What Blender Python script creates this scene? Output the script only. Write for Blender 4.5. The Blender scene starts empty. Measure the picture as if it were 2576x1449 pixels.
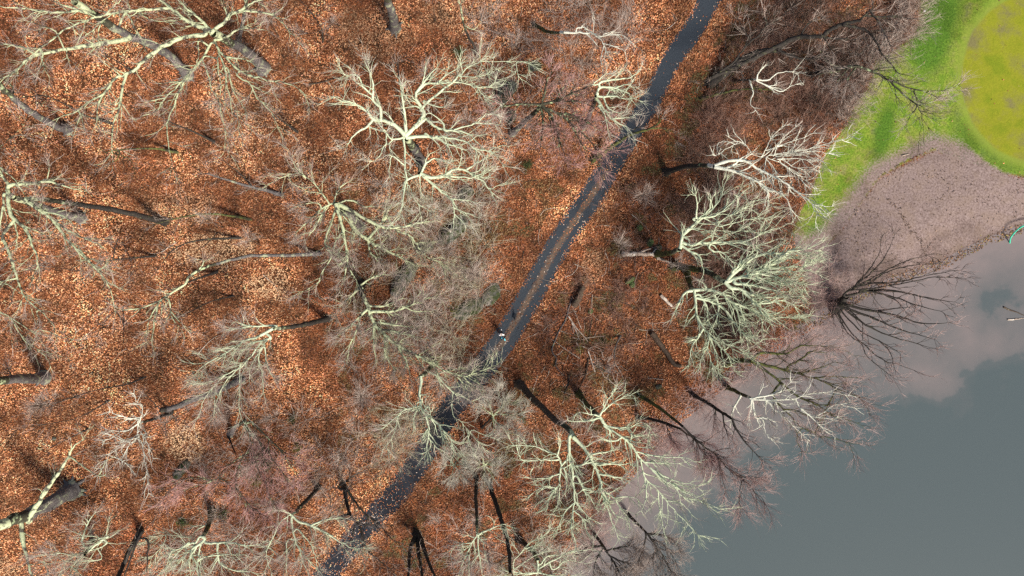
import bpy, math, random
import numpy as np
from mathutils import Matrix, Vector

# ------------------------------------------------------------------ camera, sky, sun
S = bpy.context.scene
COL = S.collection
H = 81.0                        # drone height in metres
PX = 120.0 / 2576.0             # metres of ground per survey unit
cam_d = bpy.data.cameras.new("camera"); cam = bpy.data.objects.new("camera", cam_d); COL.objects.link(cam)
cam.location = (0, 0, H); cam.rotation_euler = (0, 0, 0)
cam_d.sensor_width = 36; cam_d.lens = 36 * H / 120.0; cam_d.clip_start = 0.5; cam_d.clip_end = 3000
S.camera = cam
SUN_EL, SUN_AZ = math.radians(42), math.radians(38)     # light comes from lower right of the picture
W = bpy.data.worlds.new("World"); S.world = W; W.use_nodes = True
wt = W.node_tree; bgn = wt.nodes["Background"]
sky = wt.nodes.new("ShaderNodeTexSky"); sky.sky_type = 'NISHITA'; sky.sun_disc = False
sky.sun_elevation = SUN_EL; sky.sun_rotation = math.pi - SUN_AZ; sky.dust_density = 3.0; sky.air_density = 1.0; sky.ozone_density = 1.0
wt.links.new(sky.outputs[0], bgn.inputs[0]); bgn.inputs[1].default_value = 0.085
sun_d = bpy.data.lights.new("sun", 'SUN'); sun_d.energy = 4.4; sun_d.angle = math.radians(13.0); sun_d.color = (1.0, 0.93, 0.83)
sun = bpy.data.objects.new("sun", sun_d); COL.objects.link(sun)
sun.rotation_euler = (math.pi / 2 - SUN_EL, 0, SUN_AZ); sun.location = (60, -60, 90)
S.view_settings.view_transform = 'Standard'; S.view_settings.look = 'None'
S.view_settings.exposure = 0.56; S.view_settings.gamma = 1.0
S.render.engine = 'CYCLES'
S.cycles.use_denoising = False; S.cycles.sample_clamp_indirect = 3.0; S.cycles.sample_clamp_direct = 6.0
S.cycles.max_bounces = 5; S.cycles.diffuse_bounces = 2; S.cycles.glossy_bounces = 2

rng = np.random.default_rng(11); random.seed(11)

# ------------------------------------------------------------------ measuring helpers
def tp(tile, x, y):                      # survey sheet (column,row) reading -> survey unit
    return tile[0] * 858.667 + x / 3.0, tile[1] * 483.0 + y / 3.0
def wx(px, py, z=0.0):                   # survey unit + height -> metres
    k = PX * (H - z) / H
    return np.array([(px - 1288.0) * k, (724.5 - py) * k, z])
def topx(x, y):
    return x / PX + 1288.0, 724.5 - y / PX
def pts_px(tile, s):
    return [tp(tile, *map(float, p.split(','))) for p in s.split()]

def vnoise(x, y, scale, seed):
    g = np.random.default_rng(seed).random((128, 128))
    u = np.asarray(x) / scale + 64.3; v = np.asarray(y) / scale + 64.7
    i = np.floor(u).astype(int); j = np.floor(v).astype(int); fu = u - i; fv = v - j
    fu = fu * fu * (3 - 2 * fu); fv = fv * fv * (3 - 2 * fv)
    G = lambda a, b: g[a % 128, b % 128]
    return (G(i, j) * (1 - fu) + G(i + 1, j) * fu) * (1 - fv) + (G(i, j + 1) * (1 - fu) + G(i + 1, j + 1) * fu) * fv
def fbm(x, y, scale, seed):
    return 0.5 * vnoise(x, y, scale, seed) + 0.3 * vnoise(x, y, scale / 2.1, seed + 1) + 0.2 * vnoise(x, y, scale / 4.3, seed + 2)
def sstep(a, b, v):
    t = np.clip((v - a) / (b - a), 0, 1); return t * t * (3 - 2 * t)
def world_poly(pp): return np.array([wx(a, b)[:2] for a, b in pp])
def in_poly(x, y, P):
    c = np.zeros(np.shape(x), bool); n = len(P)
    for i in range(n):
        x1, y1 = P[i]; x2, y2 = P[(i + 1) % n]
        if y1 == y2: continue
        k = ((y1 > y) != (y2 > y)) & (x < (x2 - x1) * (y - y1) / (y2 - y1) + x1)
        c ^= k
    return c
def dist_line(x, y, P):
    d = np.full(np.shape(x), 1e9)
    for (x1, y1), (x2, y2) in zip(P[:-1], P[1:]):
        dx, dy = x2 - x1, y2 - y1
        t = np.clip(((x - x1) * dx + (y - y1) * dy) / (dx * dx + dy * dy), 0, 1)
        d = np.minimum(d, np.hypot(x - x1 - t * dx, y - y1 - t * dy))
    return d
def smooth(P, n=5):
    P = np.asarray(P, float)
    if len(P) < 3: 
        t = np.linspace(0, 1, n + 1)[:, None]; return P[0] * (1 - t) + P[-1] * t
    Q = np.vstack([2 * P[0] - P[1], P, 2 * P[-1] - P[-2]]); out = []
    for i in range(1, len(Q) - 2):
        for k in range(n):
            t = k / n; a, b, c, d = Q[i - 1], Q[i], Q[i + 1], Q[i + 2]
            out.append(0.5 * (2 * b + (c - a) * t + (2 * a - 5 * b + 4 * c - d) * t * t + (3 * b - a - 3 * c + d) * t ** 3))
    out.append(P[-1]); return np.array(out)

# ------------------------------------------------------------------ the lie of the land
SHORE = world_poly([(7000, -700), (2800, 500), (2576, 588), (2500, 615), (2430, 650), (2380, 680), (2330, 690), (2250, 720), (2150, 770), (2100, 795), (2050, 830),
                    (1960, 885), (1880, 935), (1790, 1010), (1720, 1065), (1660, 1125), (1600, 1200), (1540, 1270), (1480, 1360), (1440, 1449), (1200, 1800), (-2500, 7000)])
POND = np.vstack([SHORE, [[600, -600]]])
LAWN = world_poly([(2317, -900), (2317, 0), (2304, 87), (2245, 130), (2200, 153), (2194, 207), (2160, 253), (2127, 320), (2077, 387), (2044, 477), (2017, 526), (1997, 570),
                   (2000, 616), (2010, 640), (2067, 633), (2090, 600), (2143, 543), (2184, 483), (2210, 443), (2267, 410), (2350, 373), (2400, 400), (2467, 420), (2524, 437),
                   (2640, 445), (2800, 430), (7000, -900)])
MUD = world_poly([(2000, 616), (2020, 700), (2040, 760), (2050, 830), (2330, 740), (2576, 640), (2800, 560), (7000, -600), (7000, -900), (2800, 430), (2576, 440), (2350, 373), (2210, 443), (2090, 600), (2010, 640)])
PATH = smooth(world_poly([(2040, -420), (1870, -150), (1785, 0), (1745, 72), (1690, 150), (1650, 230), (1590, 330), (1540, 408), (1496, 480), (1406, 616), (1346, 723), (1282, 833), (1247, 883),
                          (1190, 960), (1132, 1033), (1060, 1149), (1004, 1233), (953, 1289), (880, 1370), (820, 1449), (600, 1700)]), 6)
GREEN_C = wx(2600, 195)[:2]; GREEN_A, GREEN_B = 184 * PX, 211 * PX

def shore_d(x, y):                       # + inland, - in the pond
    return dist_line(x, y, SHORE) * np.where(in_poly(x, y, POND), -1.0, 1.0)
def gz(x, y):
    x = np.asarray(x, float); y = np.asarray(y, float)
    d = shore_d(x, y)
    z = -0.45 * (1 - sstep(0.0, 7.0, d)) - 0.9 * sstep(0.0, 6.0, -d)
    inw = sstep(1.5, 3.5, dist_line(x, y, PATH)) * sstep(0, 5, d)
    return z + inw * 0.35 * (fbm(x, y, 7.0, 5) - 0.5)
def gz1(x, y): return float(gz(np.array([x]), np.array([y]))[0])
def green_r(x, y): return np.hypot((x - GREEN_C[0]) / GREEN_A, (y - GREEN_C[1]) / GREEN_B)

# ------------------------------------------------------------------ materials
def mat(name, build):
    m = bpy.data.materials.new(name); m.use_nodes = True
    nt = m.node_tree; b = nt.nodes["Principled BSDF"]; b.inputs["Roughness"].default_value = 0.85
    b.inputs["Specular IOR Level"].default_value = 0.25
    build(nt, b); return m
def N(nt, t, **k):
    n = nt.nodes.new(t)
    for a, v in k.items():
        if hasattr(n, a): setattr(n, a, v)
        else: n.inputs[a.replace('_', ' ')].default_value = v
    return n
def noise(nt, scale, detail=3.0, rough=0.55, coord="Object", off=None):
    tc = N(nt, "ShaderNodeTexCoord"); n = N(nt, "ShaderNodeTexNoise"); n.inputs["Scale"].default_value = scale
    n.inputs["Detail"].default_value = detail; n.inputs["Roughness"].default_value = rough
    nt.links.new(tc.outputs[coord], n.inputs["Vector"]); return n
def ramp(nt, src, stops):
    r = N(nt, "ShaderNodeValToRGB"); e = r.color_ramp.elements
    while len(e) < len(stops): e.new(0.5)
    for k, (p, c) in enumerate(stops):
        e[k].position = p; e[k].color = (*c, 1) if len(c) == 3 else c
    nt.links.new(src, r.inputs[0]); return r
def mixc(nt, fac, a, b, mode='MIX'):
    m = N(nt, "ShaderNodeMix", data_type='RGBA', blend_type=mode)
    for i, v in ((0, fac), (6, a), (7, b)):
        if isinstance(v, bpy.types.NodeSocket): nt.links.new(v, m.inputs[i])
        elif isinstance(v, (tuple, list)): m.inputs[i].default_value = (*v, 1)
        else: m.inputs[i].default_value = v
    return m.outputs[2]
def bump(nt, b, h, strength=0.5, dist=0.03):
    n = N(nt, "ShaderNodeBump"); n.inputs["Strength"].default_value = strength; n.inputs["Distance"].default_value = dist
    nt.links.new(h, n.inputs["Height"]); nt.links.new(n.outputs[0], b.inputs["Normal"])

def bark(dark, light, lichen, amount, patch=2.6, soft=0.06):
    """bark with lichen crust: amount 0..1 of the surface covered"""
    def f(nt, b):
        n1 = noise(nt, 9.0, 4); base = ramp(nt, n1.outputs[0], [(0.3, dark), (0.7, light)]).outputs[0]
        if amount > 0:
            n2 = noise(nt, patch, 5, 0.62)
            t = 0.5 + 0.42 * (0.5 - amount)
            k = ramp(nt, n2.outputs[0], [(t - soft, (0, 0, 0)), (t + soft, (1, 1, 1))]).outputs[0]
            n3 = noise(nt, 5.0, 2); lc = ramp(nt, n3.outputs[0], [(0.3, tuple(c * 0.72 for c in lichen)), (0.7, lichen)]).outputs[0]
            base = mixc(nt, k, base, lc)
        nt.links.new(base, b.inputs["Base Color"]); bump(nt, b, n1.outputs[0], 0.6, 0.02)
    return f
LICH = (0.63, 0.70, 0.48)
M = {}
M['lichen_full'] = mat('pale_lichen_bark', bark((0.10, 0.10, 0.07), (0.22, 0.21, 0.16), LICH, 0.80, 2.2, 0.05))
M['lichen_white'] = mat('white_lichen_bark', bark((0.12, 0.12, 0.09), (0.26, 0.25, 0.2), (0.80, 0.80, 0.66), 0.93))
M['lichen_mid'] = mat('mottled_lichen_bark', bark((0.035, 0.035, 0.025), (0.12, 0.11, 0.085), (0.54, 0.59, 0.36), 0.58, 1.7, 0.05))
M['lichen_low'] = mat('dark_lichen_bark', bark((0.022, 0.022, 0.014), (0.075, 0.07, 0.045), (0.42, 0.50, 0.28), 0.30, 1.8, 0.04))
M['moss'] = mat('mossy_bark', bark((0.018, 0.018, 0.008), (0.055, 0.05, 0.03), (0.12, 0.13, 0.035), 0.5))
M['grey'] = mat('grey_bark', bark((0.035, 0.031, 0.03), (0.18, 0.16, 0.155), (0.34, 0.36, 0.24), 0.30, 1.3, 0.05))
M['dark'] = mat('dark_bark', bark((0.012, 0.010, 0.008), (0.05, 0.042, 0.036), (0.10, 0.10, 0.05), 0.2))
M['brown'] = mat('brown_bark', bark((0.035, 0.022, 0.014), (0.10, 0.07, 0.05), (0.2, 0.19, 0.12), 0.15))
M['dead'] = mat('bleached_wood', bark((0.22, 0.16, 0.12), (0.52, 0.42, 0.34), (0.7, 0.64, 0.56), 0.35))
def twig(a, b_):
    def f(nt, b):
        g = N(nt, "ShaderNodeNewGeometry"); r = ramp(nt, g.outputs["Random Per Island"], [(0.0, a), (1.0, b_)])
        nt.links.new(r.outputs[0], b.inputs["Base Color"])
    return f
M['tw_grey'] = mat('grey_twigs', twig((0.24, 0.175, 0.145), (0.62, 0.52, 0.45)))
M['tw_pale'] = mat('pale_twigs', twig((0.40, 0.36, 0.29), (0.74, 0.71, 0.60)))
M['tw_pink'] = mat('reddish_twigs', twig((0.36, 0.17, 0.15), (0.68, 0.43, 0.39)))
M['tw_brown'] = mat('brown_twigs', twig((0.11, 0.05, 0.035), (0.42, 0.26, 0.20)))
M['tw_rose'] = mat('rosy_twigs', twig((0.33, 0.20, 0.17), (0.62, 0.45, 0.41)))
M['tw_dark'] = mat('dark_twigs', twig((0.03, 0.024, 0.018), (0.13, 0.095, 0.075)))
M['tw_olive'] = mat('olive_twigs', twig((0.30, 0.27, 0.16), (0.66, 0.62, 0.47)))

def leaf_f(nt, b):
    a = N(nt, "ShaderNodeAttribute", attribute_name="col"); nt.links.new(a.outputs["Color"], b.inputs["Base Color"])
    b.inputs["Roughness"].default_value = 0.6
M['leaf'] = mat('dry_leaves', leaf_f)

def ground_f(nt, b):
    a = N(nt, "ShaderNodeAttribute", attribute_name="soil"); rgb = N(nt, "ShaderNodeSeparateColor"); nt.links.new(a.outputs["Color"], rgb.inputs[0])
    n1 = noise(nt, 5.0, 5, 0.7, "Object"); n2 = noise(nt, 0.22, 6, 0.68, "Object"); n3 = noise(nt, 0.55, 4, 0.65)
    vor = N(nt, "ShaderNodeTexVoronoi"); vor.inputs["Scale"].default_value = 9.0
    tc = N(nt, "ShaderNodeTexCoord"); nt.links.new(tc.outputs["Object"], vor.inputs["Vector"])
    sepv = N(nt, "ShaderNodeSeparateColor"); nt.links.new(vor.outputs["Color"], sepv.inputs[0])
    humus = ramp(nt, sepv.outputs[0], [(0.0, (0.035, 0.013, 0.006)), (0.45, (0.15, 0.05, 0.02)), (0.8, (0.30, 0.10, 0.04)), (1.0, (0.42, 0.19, 0.09))]).outputs[0]
    humus = mixc(nt, ramp(nt, n3.outputs[0], [(0.4, (0, 0, 0)), (0.62, (1, 1, 1))]).outputs[0], humus, (0.055, 0.028, 0.014))
    # lawn: patchy moss green, yellow green and worn grey
    g1 = ramp(nt, n3.outputs[0], [(0.30, (0.10, 0.20, 0.02)), (0.46, (0.17, 0.25, 0.03)), (0.56, (0.22, 0.255, 0.05)), (0.68, (0.25, 0.22, 0.11))]).outputs[0]
    g2 = ramp(nt, n1.outputs[0], [(0.3, (0.35, 0.42, 0.35)), (0.7, (1.35, 1.3, 1.25))]).outputs[0]
    lu = N(nt, "ShaderNodeMath", operation='MULTIPLY_ADD'); nt.links.new(n3.outputs[0], lu.inputs[0]); lu.inputs[1].default_value = 1.2; 
    lo = N(nt, "ShaderNodeMath", operation='ADD'); nt.links.new(a.outputs["Alpha"], lo.inputs[0]); lo.inputs[1].default_value = -0.6; nt.links.new(lo.outputs[0], lu.inputs[2])
    g1 = mixc(nt, ramp(nt, lu.outputs[0], [(0.15, (0, 0, 0)), (0.85, (1, 1, 1))]).outputs[0], g1, (0.08, 0.165, 0.02))
    lawn = mixc(nt, 1.0, g1, g2, 'MULTIPLY')
    mud = ramp(nt, n1.outputs[0], [(0.30, (0.085, 0.055, 0.048)), (0.48, (0.20, 0.148, 0.135)), (0.68, (0.31, 0.24, 0.225))]).outputs[0]
    mud = mixc(nt, ramp(nt, n3.outputs[0], [(0.45, (0, 0, 0)), (0.8, (0.7, 0.7, 0.7))]).outputs[0], mud, (0.22, 0.16, 0.12))
    gr = ramp(nt, n2.outputs[0], [(0.34, (0.155, 0.195, 0.013)), (0.47, (0.215, 0.225, 0.018)), (0.56, (0.195, 0.195, 0.035)), (0.64, (0.165, 0.150, 0.06))]).outputs[0]
    g3 = ramp(nt, n1.outputs[0], [(0.3, (0.8, 0.8, 0.8)), (0.7, (1.1, 1.1, 1.1))]).outputs[0]
    gr = mixc(nt, 1.0, gr, g3, 'MULTIPLY')
    def edge(sock, w=0.5):
        m = N(nt, "ShaderNodeMath", operation='ADD'); nt.links.new(sock, m.inputs[0])
        s = N(nt, "ShaderNodeMath", operation='MULTIPLY_ADD'); nt.links.new(n1.outputs[0], s.inputs[0]); s.inputs[1].default_value = w; s.inputs[2].default_value = -w / 2
        nt.links.new(s.outputs[0], m.inputs[1])
        return ramp(nt, m.outputs[0], [(0.35, (0, 0, 0)), (0.65, (1, 1, 1))]).outputs[0]
    c = mixc(nt, edge(rgb.outputs[0], 0.7), humus, lawn)
    c = mixc(nt, edge(rgb.outputs[1], 1.1), c, mud)
    wt_ = N(nt, 'ShaderNodeAttribute', attribute_name='wet'); c = mixc(nt, wt_.outputs['Fac'], c, mixc(nt, 1.0, c, (0.30, 0.26, 0.22), 'MULTIPLY'))
    c = mixc(nt, ramp(nt, rgb.outputs[2], [(0.0, (0, 0, 0)), (0.4, (0.8, 0.8, 0.8))]).outputs[0], c, (0.19, 0.24, 0.035))
    c = mixc(nt, ramp(nt, rgb.outputs[2], [(0.52, (0, 0, 0)), (0.85, (1, 1, 1))]).outputs[0], c, gr)
    nt.links.new(c, b.inputs["Base Color"]); b.inputs["Roughness"].default_value = 0.95; b.inputs["Specular IOR Level"].default_value = 0.1
    bump(nt, b, n1.outputs[0], 0.5, 0.06)
M['ground'] = mat('ground_cover', ground_f)

def path_f(nt, b):
    a = N(nt, "ShaderNodeAttribute", attribute_name="soil"); s = N(nt, "ShaderNodeSeparateColor"); nt.links.new(a.outputs["Color"], s.inputs[0])
    n1 = noise(nt, 14, 5, 0.7); n2 = noise(nt, 1.4, 5, 0.7)
    tar = ramp(nt, n1.outputs[0], [(0.3, (0.012, 0.016, 0.021)), (0.6, (0.036, 0.045, 0.057)), (0.8, (0.10, 0.11, 0.125))]).outputs[0]
    dirt = ramp(nt, n1.outputs[0], [(0.3, (0.045, 0.032, 0.024)), (0.7, (0.17, 0.115, 0.08))]).outputs[0]
    m = N(nt, "ShaderNodeMath", operation='MULTIPLY_ADD'); nt.links.new(n2.outputs[0], m.inputs[0]); m.inputs[1].default_value = 1.0; m.inputs[2].default_value = -0.5
    ad = N(nt, "ShaderNodeMath", operation='ADD'); nt.links.new(m.outputs[0], ad.inputs[0]); nt.links.new(s.outputs[0], ad.inputs[1])
    k = ramp(nt, ad.outputs[0], [(0.4, (0, 0, 0)), (0.75, (1, 1, 1))]).outputs[0]
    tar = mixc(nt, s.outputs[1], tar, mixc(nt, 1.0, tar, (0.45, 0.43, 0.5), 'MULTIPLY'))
    b.inputs['Roughness'].default_value = 0.55
    nt.links.new(mixc(nt, k, tar, dirt), b.inputs["Base Color"]); bump(nt, b, n1.outputs[0], 0.5, 0.02)
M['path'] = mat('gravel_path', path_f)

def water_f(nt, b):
    a = N(nt, "ShaderNodeAttribute", attribute_name="pale_tone"); n2 = noise(nt, 0.11, 7, 0.6); n1 = noise(nt, 0.5, 3)
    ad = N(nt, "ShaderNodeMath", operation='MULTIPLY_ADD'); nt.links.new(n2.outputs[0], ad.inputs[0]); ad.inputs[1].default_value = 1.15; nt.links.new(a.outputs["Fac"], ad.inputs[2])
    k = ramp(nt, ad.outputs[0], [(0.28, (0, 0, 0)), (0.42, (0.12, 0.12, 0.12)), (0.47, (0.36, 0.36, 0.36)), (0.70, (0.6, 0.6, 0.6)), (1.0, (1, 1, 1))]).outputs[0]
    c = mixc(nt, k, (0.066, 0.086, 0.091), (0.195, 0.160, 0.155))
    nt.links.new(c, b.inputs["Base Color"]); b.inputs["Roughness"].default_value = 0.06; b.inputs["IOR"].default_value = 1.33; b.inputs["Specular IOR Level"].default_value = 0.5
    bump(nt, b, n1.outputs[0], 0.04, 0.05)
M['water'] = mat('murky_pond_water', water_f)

def rock_f(nt, b):
    n1 = noise(nt, 6, 5, 0.65); n2 = noise(nt, 1.6, 5, 0.65)
    st = ramp(nt, n1.outputs[0], [(0.3, (0.035, 0.035, 0.03)), (0.7, (0.17, 0.165, 0.14))]).outputs[0]
    ms = ramp(nt, n1.outputs[0], [(0.3, (0.014, 0.02, 0.006)), (0.7, (0.055, 0.068, 0.024))]).outputs[0]
    k = ramp(nt, n2.outputs[0], [(0.42, (0, 0, 0)), (0.56, (1, 1, 1))]).outputs[0]
    nt.links.new(mixc(nt, k, st, ms), b.inputs["Base Color"]); bump(nt, b, n1.outputs[0], 0.9, 0.06)
M['rock'] = mat('mossy_rock', rock_f)
def plain(c1, c2, sc=8.0, rough=0.8):
    def f(nt, b):
        n1 = noise(nt, sc, 4); nt.links.new(ramp(nt, n1.outputs[0], [(0.3, c1), (0.7, c2)]).outputs[0], b.inputs["Base Color"]); b.inputs["Roughness"].default_value = rough
    return f
M['moss_green'] = mat('green_moss', plain((0.035, 0.06, 0.018), (0.10, 0.145, 0.05)))
M['ever'] = mat('evergreen_leaves', twig((0.02, 0.035, 0.01), (0.07, 0.10, 0.03)))
M['yellowmoss'] = mat('yellow_green_sprigs', twig((0.06, 0.07, 0.012), (0.20, 0.20, 0.045)))
M['hose'] = mat('turquoise_plastic', plain((0.02, 0.45, 0.27), (0.04, 0.55, 0.36), 3, 0.4))
M['skin'] = mat('skin', plain((0.52, 0.31, 0.23), (0.60, 0.37, 0.28)))
M['white_cloth'] = mat('white_jacket_cloth', plain((0.86, 0.85, 0.83), (0.92, 0.91, 0.89), 20))
M['teal_cloth'] = mat('turquoise_jacket_cloth', plain((0.08, 0.46, 0.58), (0.22, 0.72, 0.82), 12))
M['black_cloth'] = mat('black_trouser_cloth', plain((0.010, 0.010, 0.014), (0.022, 0.022, 0.028), 20))
M['blond'] = mat('fair_hair', plain((0.66, 0.5, 0.42), (0.8, 0.66, 0.58), 30))
M['darkhair'] = mat('dark_hair', plain((0.02, 0.03, 0.05), (0.05, 0.06, 0.09), 30))
M['shoe'] = mat('white_shoe', plain((0.7, 0.7, 0.7), (0.85, 0.85, 0.85), 20))
M['fur'] = mat('black_fur', plain((0.008, 0.008, 0.01), (0.03, 0.03, 0.034), 30))

# ------------------------------------------------------------------ mesh helpers
def link(name, me, m=None, parent=None, loc=None):
    o = bpy.data.objects.new(name, me); COL.objects.link(o)
    if me is not None and m is not None:
        for q in (m if isinstance(m, (list, tuple)) else [m]): me.materials.append(q)
    if parent: o.parent = parent
    if loc is not None: o.location = loc
    return o
def tag(o, label=None, cat=None, group=None, kind=None):
    if label: o['label'] = label
    if cat: o['category'] = cat
    if group: o['group'] = group
    if kind: o['kind'] = kind
    return o
def mesh_np(name, V, F, smoothf=True, midx=None, col=None):
    """V (n,3); F list of (m,k) index arrays"""
    me = bpy.data.meshes.new(name); V = np.ascontiguousarray(V, np.float32)
    me.vertices.add(len(V)); me.vertices.foreach_set("co", V.ravel())
    loops = np.concatenate([f.ravel() for f in F]).astype(np.int32)
    cnt = np.concatenate([np.full(len(f), f.shape[1], np.int32) for f in F])
    start = np.concatenate([[0], np.cumsum(cnt)[:-1]]).astype(np.int32)
    me.loops.add(len(loops)); me.loops.foreach_set("vertex_index", loops)
    me.polygons.add(len(cnt)); me.polygons.foreach_set("loop_start", start); me.polygons.foreach_set("loop_total", cnt)
    me.polygons.foreach_set("use_smooth", np.full(len(cnt), smoothf))
    if midx is not None: me.polygons.foreach_set("material_index", midx.astype(np.int32))
    if col is not None:
        for an, arr in col.items():
            if arr.ndim == 1:
                a = me.attributes.new(an, 'FLOAT', 'POINT'); a.data.foreach_set("value", arr.astype(np.float32))
            else:
                a = me.attributes.new(an, 'FLOAT_COLOR', 'POINT'); a.data.foreach_set("color", arr.astype(np.float32).ravel())
    me.update(calc_edges=True); return me
def tubes(P, R, sides, cap=False):
    """P (n,k,3), R (n,k) -> verts, quads (tip ring collapses by radius)"""
    n, k, _ = P.shape
    T = np.empty_like(P); T[:, 1:-1] = P[:, 2:] - P[:, :-2]; T[:, 0] = P[:, 1] - P[:, 0]; T[:, -1] = P[:, -1] - P[:, -2]
    T /= np.linalg.norm(T, axis=2, keepdims=True) + 1e-9
    mean = P[:, -1] - P[:, 0]; ax = np.argmin(np.abs(mean), axis=1); ref = np.eye(3)[ax][:, None, :]
    U = np.cross(T, np.broadcast_to(ref, T.shape)); U /= np.linalg.norm(U, axis=2, keepdims=True) + 1e-9
    Wv = np.cross(T, U)
    a = np.arange(sides) * 2 * np.pi / sides
    V = P[:, :, None, :] + R[:, :, None, None] * (np.cos(a)[None, None, :, None] * U[:, :, None, :] + np.sin(a)[None, None, :, None] * Wv[:, :, None, :])
    idx = np.arange(n * k * sides).reshape(n, k, sides)
    A = idx[:, :-1, :]; B = np.roll(A, -1, axis=2); D = idx[:, 1:, :]; C = np.roll(D, -1, axis=2)
    Q = np.stack([A, B, C, D], axis=-1).reshape(-1, 4)
    return V.reshape(-1, 3), Q
class Bag:
    def __init__(s): s.V = []; s.F = []; s.M = []; s.n = 0
    def add(s, V, Q, mi=0):
        s.V.append(V); s.F.append(Q + s.n); s.M.append(np.full(len(Q), mi)); s.n += len(V)
    def tube(s, P, R, sides, mi=0):
        P = np.asarray(P, float); R = np.asarray(R, float)
        if P.ndim == 2: P = P[None]; R = R[None]
        if len(P): V, Q = tubes(P, R, sides); s.add(V, Q, mi)
    def mesh(s, name, off, smoothf=True):
        return mesh_np(name, np.concatenate(s.V) - np.asarray(off), s.F, smoothf, np.concatenate(s.M))

def unit(v): return v / (np.linalg.norm(v, axis=-1, keepdims=True) + 1e-9)
def sprout(P0, D0, L, k, ang, lift, wob):
    """n curved shoots from points P0 leaving directions D0"""
    n = len(P0); ang = rng.uniform(ang[0], ang[1], n)
    q = unit(np.cross(D0, unit(rng.normal(size=(n, 3)))))
    d = unit(D0 * np.cos(ang)[:, None] + q * np.sin(ang)[:, None])
    out = np.empty((n, k, 3)); out[:, 0] = P0; st = (L / (k - 1))[:, None]
    for i in range(1, k):
        d = unit(d + rng.normal(size=(n, 3)) * wob + np.array([0, 0, lift]))
        out[:, i] = out[:, i - 1] + d * st
    return out
def along(P, m, lo, hi):
    """m random points with directions on each of n polylines (n,k,3)"""
    n, k, _ = P.shape
    t = rng.uniform(lo, hi, (n, m)) * (k - 1); i = np.minimum(t.astype(int), k - 2); f = (t - i)[..., None]
    a = P[np.arange(n)[:, None], i]; b = P[np.arange(n)[:, None], i + 1]
    return (a * (1 - f) + b * f).reshape(-1, 3), unit(b - a).reshape(-1, 3), (t / (k - 1)).reshape(-1)
def tap(n, k, r0, r1):
    r0 = np.broadcast_to(np.asarray(r0, float), (n,))
    return r0[:, None] * (1 - np.linspace(0, 1, k))[None] + np.linspace(0, 1, k)[None] * r1

def twigs_on(bag, P, R, dens, st, mi_branch=0, mi_twig=1):
    """finer and finer shoots on limb skeletons (list of (k,3) arrays with radii)"""
    P0, D0, L0, R0 = [], [], [], []
    for p, r in zip(P, R):
        seg = np.linalg.norm(np.diff(p, axis=0), axis=1); Lt = seg.sum()
        m = max(2, int(Lt * 1.7 * dens * st.get('side', 1)))
        cum = np.concatenate([[0], np.cumsum(seg)])
        for t in np.concatenate([rng.uniform(0.12, 1.0, m), [1, 1]]):
            s = t * Lt; i = min(np.searchsorted(cum, s, side='right') - 1, len(seg) - 1); f = (s - cum[i]) / (seg[i] + 1e-9)
            P0.append(p[i] * (1 - f) + p[i + 1] * f); D0.append(p[i + 1] - p[i])
            L0.append((0.35 + 0.65 * (1 - 0.55 * t)) * min(3.4, 0.7 + 0.30 * Lt)); R0.append(r[i] * (1 - f) + r[i + 1] * f)
    P0 = np.array(P0); D0 = unit(np.array(D0)); L0 = np.array(L0) * rng.uniform(0.5, 1.2, len(P0)) * st.get('len', 1); R0 = np.array(R0)
    a = sprout(P0, D0, L0, 6, (0.35, 0.95), 0.07, 0.22)
    r1 = np.clip(R0 * 0.5, 0.02, 0.05) * st.get('thick', 1)
    bag.tube(a, tap(len(a), 6, r1, 0.012), 4, mi_branch)
    b0, bd, bt = along(a, int(5 * st.get('tw', 1)), 0.15, 1.0)
    b = sprout(b0, bd, rng.uniform(0.6, 1.8, len(b0)) * (1.15 - 0.5 * bt) * st.get('len', 1), 4, (0.2, 0.62), 0.05, 0.16)
    half = int(len(b) * st.get('pale', 0.3)); rb = rng.uniform(0.011, 0.018, len(b)) * st.get('thick', 1)
    bag.tube(b[:half], tap(half, 4, rb[:half] * 1.25, 0.007), 3, mi_branch)
    bag.tube(b[half:], tap(len(b) - half, 4, rb[half:], 0.006), 3, mi_twig)
    c0, cd, ct = along(b, int(3 * st.get('tw', 1)), 0.2, 1.0)
    c = sprout(c0, cd, rng.uniform(0.3, 1.0, len(c0)) * st.get('len', 1), 3, (0.2, 0.6), 0.04, 0.14)
    bag.tube(c, tap(len(c), 3, rng.uniform(0.006, 0.0105, len(c)) * st.get('thick', 1), 0.004), 3, mi_twig)

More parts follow.
